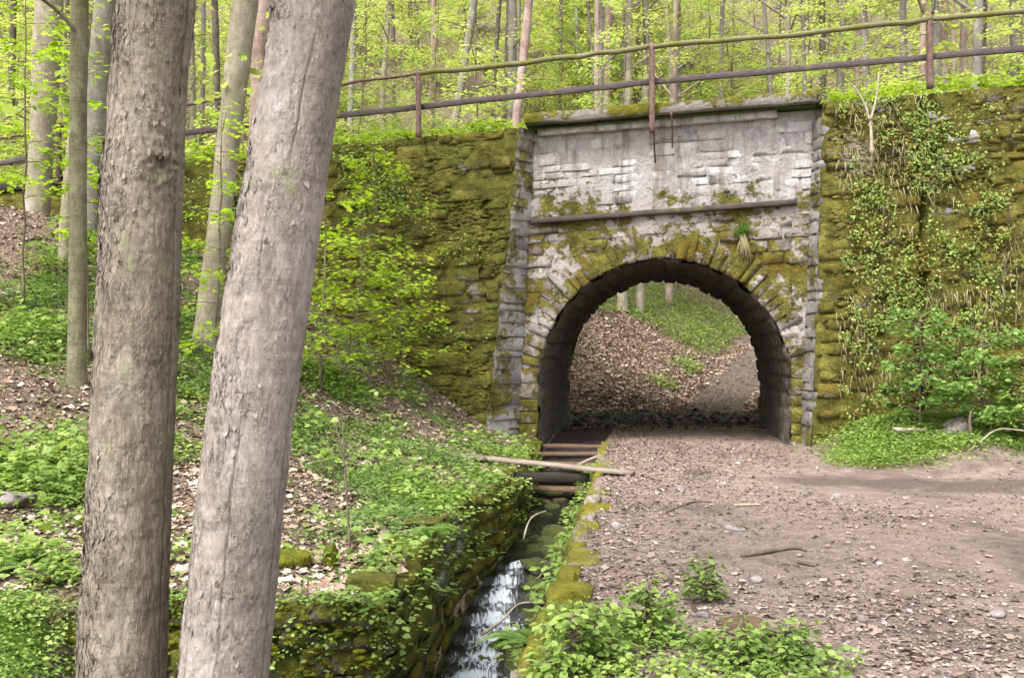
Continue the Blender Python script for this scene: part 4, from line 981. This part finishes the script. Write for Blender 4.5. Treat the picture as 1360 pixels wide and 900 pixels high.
# ------------------------------------------------------------------ ground plants, leaf litter
def bank_points(n, g, x0=-9.5, y0=6.5, y1=18.5):
    Y = y0 + (y1 - y0) * g.uniform(0, 1, n); X = XL(Y) - .05 - (9.5) * g.uniform(0, 1, n) * np.clip(Y / 13, .45, 1.2)
    t, m = facade(X, Y); ok = (m > .55 + .05); return X[ok], Y[ok]
def green_mask(X, Y):
    t, m = facade(X, Y); p = xyz(X, Y)
    v = fbm(p * .75, 3, 201) + .35 * fbm(p * 2.4, 2, 203) + .16
    v = v - 1.1 * np.exp(-((m - 1.1) / .9) ** 2) * sst(-7.2, -6, t) * sst(-2.6, -3.2, t)
    v = v - 1.2 * np.exp(-(((X + 5.2) / 1.3) ** 2 + ((Y - 11.6) / .8) ** 2)) - 1.2 * np.exp(-(((X + 1.35) / .55) ** 2 + ((Y - 6.75) / .3) ** 2))
    v = v - .8 * np.exp(-(((X + 2.6) / .9) ** 2 + ((Y - 9.6) / .6) ** 2))
    return v
def herbs(pos, g, k, rad, hgt, size, tpl=LEAF4, flat=.35):
    n = len(pos); kk = k; sc_ = np.repeat(g.uniform(.6, 1.3, n), kk)
    c = np.repeat(pos, kk, 0); a = g.uniform(0, 2 * np.pi, n * kk); r_ = rad * np.sqrt(g.uniform(0, 1, n * kk)) * sc_; hz = hgt * sc_ * g.uniform(.35, 1, n * kk) * (1 - .35 * (r_ / (rad * sc_)))
    d = np.stack([np.cos(a), np.sin(a), g.uniform(-.35, .25, n * kk)], 1)
    p = c + np.stack([np.cos(a) * r_, np.sin(a) * r_, hz], 1)
    nr = rnorm(n * kk, flat, g) + d * .25 * np.array([1, 1, 0])
    return scatter(tpl, p, basis(d, nr), size * sc_ * g.uniform(.65, 1.2, n * kk))
g = np.random.default_rng(91)
X, Y = bank_points(30000, g); gm_ = green_mask(X, Y); keep = gm_ > g.normal(.30, .18, len(X)); X, Y = X[keep], Y[keep]
pos = xyz(X, Y, height(X, Y)); sel = fbm(xyz(X, Y) * .6, 2, 230) > .1
V1, F1 = herbs(pos[~sel], g, 9, .12, .15, .052); V2, F2 = herbs(pos[sel], g, 15, .12, .13, .038, LEAF2)
tag(mk('ground_cover', V1, F1, M['herb'], smooth=False), kind='stuff'); tag(mk('ground_cover', V2, F2, M['herb_dark'], smooth=False), kind='stuff')
ts_ = g.uniform(0, 1, len(pos)) < .05; V3, F3 = herbs(pos[ts_], g, 9, .17, .34, .075, MAPLE); tag(mk('tall_herbs', V3, F3, M['herb'], smooth=False), kind='stuff')
# low ground in front of the trees on the leafy side
n = 3000; Y = g.uniform(3.6, 6.3, n); X = -2.1 - 2.6 * g.uniform(0, 1, n)
V1, F1 = herbs(xyz(X, Y, height(X, Y)), g, 16, .12, .18, .032, LEAF2); tag(mk('ground_cover', V1, F1, M['herb'], smooth=False), kind='stuff')
# mat of herbs at the foot of the overgrown wall, along the wall tops and beyond the tunnel
n = 5200; X = g.uniform(4.3, 9.5, n); Y = g.uniform(13.4, 16.6, n); t, m = facade(X, Y); v = sst(13.4, 14.4, Y + .5 * fbm(xyz(X, Y) * .6, 2, 31)) * sst(4.3, 5.0, X - .2 * (Y - 15)); ok = (m > .55) & (v + .5 * fbm(xyz(X, Y) * 1.6, 3, 33) > g.uniform(.1, 1.1, n))
X, Y = X[ok], Y[ok]; V1, F1 = herbs(xyz(X, Y, height(X, Y)), g, 12, .13, .14, .044, LEAF2); tag(mk('ground_cover', V1, F1, M['herb'], smooth=False), kind='stuff')
n = 2600; T_ = g.uniform(-14, 9, n); N_ = .3 - 2.2 * g.uniform(0, 1, n) ** 1.3; W_ = np.stack([OX + T_ * CA - N_ * SA, OY - T_ * SA - N_ * CA, ztop(T_) + .0], 1)
ok = ~((T_ > -2.5) & (T_ < 2.6) & (N_ > -.35)); W_ = W_[ok]
V1, F1 = herbs(W_, g, 9, .16, .24, .075); tag(mk('ground_cover', V1, F1, M['beech'], smooth=False), kind='stuff')
n = 6500; Y = g.uniform(26, 46, n); X = Y * g.uniform(.04, .27, n); ds = X - xpath(Y)
ok = ((ds < -1.5) & (Y > 31.5 - .35 * ds + 1.5 * fbm(xyz(X, Y) * .5, 2, 79))) | ((np.abs(ds + 1.7) < .35) & (fbm(xyz(X, Y) * 1.0, 2, 77) > .25)); X, Y = X[ok], Y[ok]
V1, F1 = herbs(xyz(X, Y, height(X, Y)), g, 9, .2, .20, .075); tag(mk('ground_cover', V1, F1, M['herb'], smooth=False), kind='stuff')

def litter(name, X, Y, mat, size, g, tilt=.35, tpl=DEAD):
    n = len(X); z = height(X, Y) + .008
    V, F = scatter(tpl, xyz(X, Y, z), basis(rdir(n, 0, g) + g.normal(0, .15, (n, 3)), rnorm(n, tilt, g)), size * np.clip(np.exp(g.normal(-.35, .45, n)), .2, 1.7))
    return tag(mk(name, V, F, M[mat], smooth=False), kind='stuff')
X, Y = bank_points(30000, g); litter('leaf_litter', X, Y, 'litter', .07, g)
n = 42000; Y = 23.4 + 12 * g.uniform(0, 1, n) ** 1.3; X = Y * g.uniform(.03, .28, n); ok = np.abs(X - xpath(Y)) > .7; litter('leaf_litter', X[ok], Y[ok], 'litter', .075, g)
n = 120000; Y = 3.9 + 17.2 * g.uniform(0, 1, n) ** 1.35; X = XR(Y) + .10 + 8 * g.uniform(0, 1, n) ** 1.25
ok = (Y < 17.2) | ((facade(X, Y)[0] < 2.0) & (g.uniform(0, 1, n) < .6)); X, Y = X[ok], Y[ok]; n = len(X)
dmp = .75 * np.exp(-((Y - 12.6 + .22 * (X - 4)) / .9) ** 2) * sst(1.8, 4.0, X) + .6 * np.exp(-((X - 3.2 - .28 * (Y - 5)) / .45) ** 2) * sst(13, 8, Y)
pm = -.7 * dmp + fbm(xyz(X, Y) * .5, 3, 240) + .6 * np.exp(-((X - XR(Y)) / .9) ** 2) + .05 > g.normal(.05, .4, n); X, Y = X[pm], Y[pm]
Yf = g.uniform(22.8, 37, 5000); Xf = xpath(Yf) + g.uniform(-1.8, 2.4, 5000); litter('path_chips', Xf, Yf, 'chips', .06, g, .2)
Ym = g.normal(22.2, .8, 3000); tm = g.uniform(-2.0, 2.2, 3000); Xm = OX + tm * CA + (Ym - OY) * SA; litter('mud_debris', Xm, Ym, 'muddebris', .085, g, .5)
hlf = g.uniform(0, 1, len(X)) < .35
litter('path_leaf_litter', X[hlf], Y[hlf], 'chips', .044, g, .14); litter('path_chips', X[~hlf], Y[~hlf], 'chips', .026, g, .2, LEAF2)

# ------------------------------------------------------------------ creeper, dry grass and tufts on the overgrown wall
def wallpos(T, Z, nf, out): N_ = nf(Z) + out; return np.stack([OX + T * CA - N_ * SA, OY - T * SA - N_ * CA, Z], 1)
OUT = np.array([-SA, -CA, 0.0])
n = 58000; T_ = g.uniform(2.75, 8.2, n); Z_ = g.uniform(.4, 5.9, n); q = xyz(T_, Z_)
v = .7 * fbm(q * 1.6, 3, 250) + .75 * fbm(q * 5, 2, 252) + .18 * np.exp(-((T_ - 3.4) / .8) ** 2) - .5 * sst(2.0, 1.2, Z_) - .25 * sst(4.6, 5.4, T_) * sst(2.2, 3.0, Z_); v = .75 * v + .5 * np.exp(-((T_ - TJ) / .16) ** 2) * sst(3.2, 4.6, Z_); ok = (v + g.normal(0, .24, n) > .27) & (Z_ < ztop(T_)); T_, Z_ = T_[ok], Z_[ok]; n = len(T_)
P_ = wallpos(T_, Z_, nR, .05 + .16 * g.uniform(0, 1, n) ** 2)
D_ = OUT * .5 + np.stack([CA * g.normal(0, .8, n), -SA * g.normal(0, .8, n), g.normal(-.5, .5, n)], 1); Nn_ = rnorm(n, .45, g, OUT + np.array([0, 0, .7]))
V, F = scatter(LEAF4, P_, basis(D_, Nn_), .045 * g.uniform(.5, 1.25, n))
cre = tag(empty('wall_creeper', world(3.5, .4, 0)), 'tangled green creeper covering the overgrown wing wall', 'creeper')
mk('foliage', V - np.array(cre.location), F, M['ivy'], cre, smooth=False)
k_ = g.uniform(0, 1, n) < .05; 
V, F = scatter(LEAF4, P_[k_] + OUT * .05, basis(D_[k_], Nn_[k_]), .06 * g.uniform(.6, 1.2, k_.sum())); mk('red_foliage', V - np.array(cre.location), F, M['redleaf'], cre, smooth=False)
st = []
for i in range(22):
    t0 = g.uniform(2.8, 6.5); z0 = g.uniform(.6, 2.5); L = g.uniform(.8, 2.6); s = np.linspace(0, 1, 10); tz = t0 + .25 * np.sin(s * 4 + i) * g.uniform(.2, 1)
    zz = np.minimum(z0 + L * s, 5.3); st.append(tube(wallpos(tz, zz, nR, .06 + .03 * np.sin(s * 9 + i)), .0045, 5, cap=False))
V, F = join(st); tag(mk('vines', V - np.array(cre.location), F, M['twig'], cre), kind='stuff')
n = 3000; T_ = g.uniform(2.7, 7.6, n); Z_ = g.uniform(.9, 5.7, n); v = fbm(xyz(T_, Z_) * 1.3, 3, 260); ok = (v > .0) & (Z_ < ztop(T_)); T_, Z_ = T_[ok], Z_[ok]; n = len(T_)
D_ = OUT * .45 + np.stack([CA * g.normal(0, .25, n), -SA * g.normal(0, .25, n), np.full(n, -1.0)], 1)
V, F = scatter(BLADE, wallpos(T_, Z_, nR, .07), basis(D_, rnorm(n, .3, g, OUT)), .17 * g.uniform(.4, 1.4, n)); tag(mk('dry_grass', V, F, M['straw'], smooth=False), kind='stuff')
n = 7500; T_ = g.uniform(-9, -2.7, n); Z_ = g.uniform(1.8, 5.2, n); v = fbm(xyz(T_, Z_) * 1.2, 3, 270) + .3 * sst(4.2, 5, Z_); ok = (v > .22) & (Z_ < ztop(T_)); T_, Z_ = T_[ok], Z_[ok]; n = len(T_)
D_ = OUT * .7 + np.stack([CA * g.normal(0, .8, n), -SA * g.normal(0, .8, n), g.normal(-.3, .4, n)], 1)
V, F = scatter(LEAF4, wallpos(T_, Z_, nL, .06 + .12 * g.uniform(0, 1, n) ** 2), basis(D_, rnorm(n, .45, g, OUT + np.array([0, 0, .8]))), .048 * g.uniform(.5, 1.25, n)); tag(mk('wall_herbs', V, F, M['herb'], smooth=False), kind='stuff')

def tuft(name, label, p, n, L, mat, up=1.0, spread=.6, out=None, seed=0):
    g = np.random.default_rng(seed); D_ = rdir(n, 0, g) * g.uniform(.1, spread, (n, 1)) + np.array([0, 0, up]) + (0 if out is None else out)
    V, F = scatter(BLADE, g.normal(0, .025, (n, 3)), basis(D_, rnorm(n, .5, g, (0, -1, .4))), L * g.uniform(.5, 1.2, n))
    return tag(mk(name, V, F, M[mat], smooth=False, loc=p), label, 'grass')
t1, z1 = pf(986, 312, .02); tuft('grass_tuft', 'fresh green grass tuft rooted in the stones above the arch', world(t1, .06, z1), 80, .24, 'grass', .6, .9, OUT * .5, 3)
tuft('dead_grass_tuft', 'pale dead grass hanging below the green tuft above the arch', world(t1, .07, z1 - .03), 70, .38, 'straw', -1.0, .35, OUT * .25, 4)
def twig_tree(name, label, cat, paths, Y, r, mat):
    base = at(*paths[0][0], Y); root = tag(empty(name, base), label, cat)
    tb = [tube(bez(np.array([at(a, b, Y) for a, b in p]) - base, 10), np.linspace(r * (1 if i == 0 else .6), r * .3, 10), 6) for i, p in enumerate(paths)]
    mk('stem', *tb[0], M[mat], root)
    for q in tb[1:]: mk('branch', *q, M[mat], root)
    return root
twig_tree('bare_sapling', 'bare pale forked sapling growing out of the overgrown wall', 'sapling', [[(1158, 205), (1157, 175), (1155, 158)], [(1155, 160), (1148, 138), (1134, 114)], [(1156, 160), (1164, 130), (1167, 100)]], 15.75, .035, 'palewood')
twig_tree('bare_sapling', 'thin bare sapling standing on the stream bank', 'sapling', [[(467, 768), (463, 700), (458, 620), (455, 560)], [(458, 620), (452, 590), (445, 560)]], 8.0, .014, 'twig')

# ------------------------------------------------------------------ single plants
def bush(name, label, cat, p, H, nb, L0, L1, per, leaf, mat, seed, tpl=LEAF4, h0=.12, lean=(0, 0), droop=.15):
    g = np.random.default_rng(seed); root = tag(empty(name, p), label, cat); tb, V, F = layered(g, H, H * h0, nb, L0, L1, per, leaf, lean=lean, tpl=tpl, wfac=.5, nsp=.4, droop=droop)
    z = np.linspace(0, H, 8); sv, sf = tube(np.stack([lean[0] * z / H, lean[1] * z / H, z], 1), np.linspace(.016, .006, 8), 6)
    V2, F2 = join(tb + [(sv, sf)]); tag(mk('stem', V2, F2, M['twig'], root), kind='stuff'); mk('foliage', V, F, M[mat], root, smooth=False); return root
def gp(px, py, Y): p = at(px, py, Y); return (p[0], Y, float(height(p[0], Y)) - .02)
bush('elder_shrub', 'dense fresh green elder shrub against the overgrown wall', 'shrub', gp(1222, 560, 15.0), 1.75, 26, .65, .4, 110, .08, 'elder', 701)
bush('elder_shrub', 'young elder shrub leaning over the tall herbs by the thin dead stem', 'shrub', gp(1305, 560, 14.6), 1.5, 26, .6, .4, 130, .075, 'elder', 702)
bush('elder_shrub', 'low elder shrub at the frame edge beside the wall', 'shrub', gp(1362, 560, 14.2), 1.3, 24, .6, .4, 130, .075, 'herb', 703)
for i, (px, py, Y, H, L, lf, lb) in enumerate([(860, 850, 5.6, .32, .2, .075, 'leafy nettle clump at the path edge beside the brown stump'), (790, 880, 5.2, .3, .2, .075, 'leafy nettle clump hanging over the kerb'), 
        (1040, 890, 5.2, .2, .2, .06, 'small round-leaved clump behind the brown stump'), (935, 800, 6.4, .28, .13, .07, 'lone upright nettle shoot on the path'), (760, 895, 5.0, .34, .22, .08, 'broad nettle clump at the foot of the mossy kerb'), (980, 893, 5.1, .2, .2, .06, 'low leafy clump hugging the brown stump')]):
    bush('nettle', lb, 'plant', gp(px, py, Y), H, 17, L * 1.05, L * .6, 150, lf * .62, 'herb', 720 + i, h0=.15)
n = 420; Y = g.uniform(4.6, 6.0, n); X = XR(Y) + .1 + 1.5 * g.uniform(0, 1, n) * np.clip((6.1 - Y), .1, 1); V1, F1 = herbs(xyz(X, Y, height(X, Y)), g, 12, .09, .12, .032); tag(mk('ground_cover', V1, F1, M['herb'], smooth=False), kind='stuff')
n = 330; Y = g.uniform(6, 15, n); V1, F1 = herbs(xyz(XR(Y) - .06 - .1 * g.uniform(0, 1, n), Y, -.1 - .75 * g.uniform(0, 1, n) ** 1.4 * np.clip(-bedz(Y), .3, 1)), g, 8, .1, .1, .055); tag(mk('kerb_herbs', V1, F1, M['herb'], smooth=False), kind='stuff')
n = 170; Y = g.uniform(6.5, 16, n); V1, F1 = herbs(xyz(XL(Y) + .04 + .08 * g.uniform(0, 1, n), Y, -.02 - .6 * g.uniform(0, 1, n) ** 2), g, 8, .1, .1, .05); tag(mk('bank_edge_herbs', V1, F1, M['herb'], smooth=False), kind='stuff')

def fern(label, p, nfr, L, seed, az=None):
    g = np.random.default_rng(seed); root = tag(empty('fern', p), label, 'fern')
    for i in range(nfr):
        a = g.uniform(0, 6.28) if az is None else az + g.normal(0, .7); d = np.array([math.cos(a), math.sin(a), 0]); Lf = L * g.uniform(.7, 1.1); s = np.linspace(0, 1, 26)
        c = d * (s * Lf * .85)[:, None] + np.array([0, 0, 1]) * (Lf * (.75 * s - .75 * s ** 2))[:, None]; side = np.array([-d[1], d[0], 0]); w_ = .2 * Lf * np.maximum(np.sin(np.pi * np.clip(s * .9 + .1, 0, 1)), 0) ** .8
        ps, ds, zs = [], [], []
        for sg in (-1, 1): ps.append(c); ds.append(np.repeat((side * sg + d * .35)[None], 26, 0)); zs.append(w_ + .005)
        TV = LEAF2[0] * np.array([.45, 1, 1]); V, F = scatter((TV, LEAF2[1]), np.vstack(ps), basis(np.vstack(ds), rnorm(52, .12, g)), np.concatenate(zs))
        rv, rf = tube(c, np.linspace(.004, .001, 26), 4, cap=False); V, F = join([(V, F), (rv, rf)]); mk('frond', V, F, M['fern'], root, smooth=False)
fern('green fern hanging over the stream from the kerb', (XR(5.6) + .02, 5.6, -.02), 9, .42, 801)
fern('green fern drooping from the leafy bank over the stream wall', (XL(8.6) - .05, 8.6, .06), 8, .42, 802, -.4)
fern('fern on the low ground beside the brown maple', gp(40, 800, 6.9), 9, .45, 803)

# ------------------------------------------------------------------ stones, sticks and stumps
RK = [rock_mesh('rock', M['rock'], 60 + i) for i in range(6)]
for i, (px, py, wd, lb) in enumerate([(932, 827, 24, 'pale squarish stone on the path beyond the brown stump'), (600, 0, 0, None), (978, 710, 30, 'flat grey stone half sunk in the middle of the path'), (1005, 778, 20, 'small rounded brown stone amid the leaf litter'), (1145, 825, 22, 'grey wedge stone lying alone on the bare path'),
        (1112, 657, 18, 'small grey stone near the tunnel side of the path'), (1270, 612, 60, 'pale rubble lump at the foot of the herb mat'), (1310, 600, 40, 'grey rubble lump beside the pale one'), (1325, 815, 26, 'dark stone near the muddy side of the path'), (820, 700, 22, 'small stone beside the mossy kerb'), (1070, 655, 16, 'tiny stone before the tunnel mouth'), (905, 655, 20, 'low flat stone in front of the tunnel mouth')]):
    if lb is None: continue
    Y = EYE * FPX / (py - HY); X = (px - CX) / FPX * Y; z = float(height(X, Y)); s_ = wd / 2 * Y / FPX
    tag(link('rock', RK[i % 6], None, (X, Y, z + s_ * .15), (0, 0, i * 1.3), (s_ * 1.1, s_ * .9, s_ * .8)), lb, 'rock')
MR = [rock_mesh('mossy_stone', M['mossrock'], 90 + i, 3, .9, .2, True) for i in range(3)]
for i, (px, py, Y, sx, sz, lb) in enumerate([(440, 768, 7.4, .06, .13, 'upright mossy stub on the stream bank'), (385, 770, 7.3, .16, .10, 'mossy lump beside the rosy grey maple'), (20, 690, 8.5, .2, .12, 'grey stone among herbs beside the brown maple')]):
    p = gp(px, py, Y); tag(link('mossy_stone', MR[i] if i < 2 else RK[2], None, (p[0], p[1], p[2] + sz * .6), (0, 0, i), (sx, sx, sz)), lb, 'stone')
p = gp(992, 862, 5.6); V, F = tube([(0, 0, -.05), (0, 0, .05), (.01, 0, .10), (.01, 0, .12)], [.15, .14, .13, .07], 16, rough=.35, seed=4); tag(mk('stump', V, F, M['board'], smooth=False, loc=p), 'low rotten brown stump among nettles at the path edge', 'stump')
def stick(label, pts, r, mat='twig', cat='stick', zoff=.015):
    P_ = []
    for px, py, Y in pts:
        a = at(px, py, Y); P_.append(a)
    P_ = np.array(P_); base = P_[0].copy(); V, F = tube(bez(P_ - base, 12), np.linspace(r, r * .5, 12), 6, rough=.3); tag(mk('stick', V, F, M[mat], loc=base), label, cat)
def on(px, py): Y = EYE * FPX / (py - HY); 
def path_pt(px, py):
    Y = EYE * FPX / (py - HY); X = (px - CX) / FPX * Y; z = float(height(X, Y)) + .015; return (px, HY - (z - EYE) / Y * FPX, Y)
stick('pale stick lying on the path toward the tunnel', [path_pt(975, 677), path_pt(1010, 675)], .02, 'palewood')
stick('dark bark strip on the path in the leaf litter', [path_pt(985, 745), path_pt(1050, 735), path_pt(1070, 738)], .02, 'twig')
stick('short dark stick near the middle of the path', [path_pt(1060, 752), path_pt(1082, 756)], .018, 'twig')
stick('bent dark stick before the tunnel', [path_pt(885, 685), path_pt(920, 672), path_pt(945, 673)], .014, 'twig')
stick('long thin twig at the muddy side of the path', [path_pt(1215, 872), path_pt(1265, 880)], .012, 'twig')
stick('twig on the path by the brown stump', [path_pt(1085, 872), path_pt(1122, 888)], .012, 'palewood')
stick('pale log piece in the herb mat below the wall', [(1186, 570, 14.9), (1232, 571, 14.8)], .04, 'palewood', 'log')
stick('dead upright stem among the herbs at the wall', [(1290, 583, 14.3), (1288, 560, 14.3), (1290, 545, 14.3)], .03, 'twig')
stick('thin pale branch arching over the herb mat', [(1300, 588, 13.9), (1325, 570, 13.8), (1362, 572, 13.6)], .014, 'palewood')
stick('long bare branch leaning across the cascade', [(640, 842, 9.3), (668, 822, 9.5), (690, 801, 9.8), (726, 801, 10.0)], .014, 'palewood')
stick('thin branch dangling from the kerb into the stream', [(712, 770, 10.8), (725, 755, 10.9), (737, 735, 11.0)], .012, 'twig')
stick('curved twig over the dark pool below the crossbeam', [(695, 715, 11.8), (705, 688, 12.0), (725, 678, 12.2)], .012, 'palewood')

# moss cushions on the walls: small soft lumps, flattened along the courses
bm = bmesh.new(); bmesh.ops.create_icosphere(bm, subdivisions=1, radius=1)
ICO = (np.array([v.co[:] for v in bm.verts]), np.array([[v.index for v in f.verts] for f in bm.faces])); bm.free()
def cushions(name, parent, T_, Z_, nf, mat, smin, smax, g, out=.0):
    n = len(T_); s_ = g.uniform(smin, smax, n)
    sc_ = np.stack([s_ * g.uniform(.9, 2.2, n), s_ * .55, s_ * g.uniform(.5, .9, n)], 1)
    V = ICO[0][None] * sc_[:, None] * (1 + .25 * fbm(ICO[0][None] * 1.5 + g.uniform(0, 99, (n, 1, 3)), 2, 7))[..., None]
    N_ = nf(Z_) + out
    V = V + np.stack([T_, -N_, Z_], 1)[:, None]
    F = ICO[1][None] + (np.arange(n) * len(ICO[0]))[:, None, None]
    tag(mk(name, V.reshape(-1, 3), F.reshape(-1, 3), mat, parent), kind='stuff')
g = np.random.default_rng(140)
n = 8000; T_ = g.uniform(-7.5, -2.6, n); Z_ = g.uniform(.4, 5.3, n); ok = (fbm(xyz(T_ * 1.2, Z_ * 1.6), 3, 401) > -.15) & (Z_ < ztop(T_) - .03) & (T_ < iv(ELw, Z_) - .1); cushions('moss', wingL, T_[ok], Z_[ok], nL, M['wing'], .015, .05, g)
n = 7500; T_ = g.uniform(2.7, 7.2, n); Z_ = g.uniform(0, 5.7, n); ok = (fbm(xyz(T_ * 1.2, Z_ * 1.6), 3, 403) > -.05) & (Z_ < ztop(T_) - .03) & (T_ > iv(ERw, Z_) + .1); cushions('moss', wingR, T_[ok], Z_[ok], nR, M['wing2'], .015, .05, g)


n = 900; X = g.uniform(-2.6, -.8, n); Z_ = g.uniform(-1.2, .06, n); sz_ = g.uniform(.008, .026, n)
V = ICO[0][None] * np.stack([sz_ * 1.6, sz_ * .6, sz_ * .8], 1)[:, None] + xyz(X, 6.315 - .01 * g.uniform(0, 1, n), Z_)[:, None]
tag(mk('moss', V.reshape(-1, 3) - np.array(lw.location), (ICO[1][None] + (np.arange(n) * 12)[:, None, None]).reshape(-1, 3), M['mossrock'], lw), kind='stuff')
n = 190; X = -.78 - 1.8 * g.uniform(0, 1, n) ** 1.6; V1, F1 = herbs(xyz(X, 6.36 - .08 * g.uniform(0, 1, n), .05 - .5 * g.uniform(0, 1, n) ** 2.5), g, 9, .08, .09, .035); tag(mk('bank_edge_herbs', V1, F1, M['herb'], smooth=False), kind='stuff')

# stones belong to the surface they make up: thing > face > stone
faces = {c.name.split('.')[0]: c for c in bridge.children if c.name.split('.')[0] in ('wall_core', 'plaster_face', 'vault')}
rets = [c for c in bridge.children if c.name.startswith('return_face')]
for c in list(bridge.children):
    k_ = c.name.split('.')[0]
    if k_ == 'stone': c.parent = faces['plaster_face'] if c.data in PAN else faces['wall_core']
    elif k_ == 'voussoir': c.parent = faces['wall_core']
    elif k_ == 'quoin': c.parent = rets[0] if c.location.x < 0 else rets[1]
for wg in (wingL, wingR):
    core = [c for c in wg.children if c.name.startswith('wall_core')][0]
    for c in list(wg.children):
        if c is not core: c.parent = core
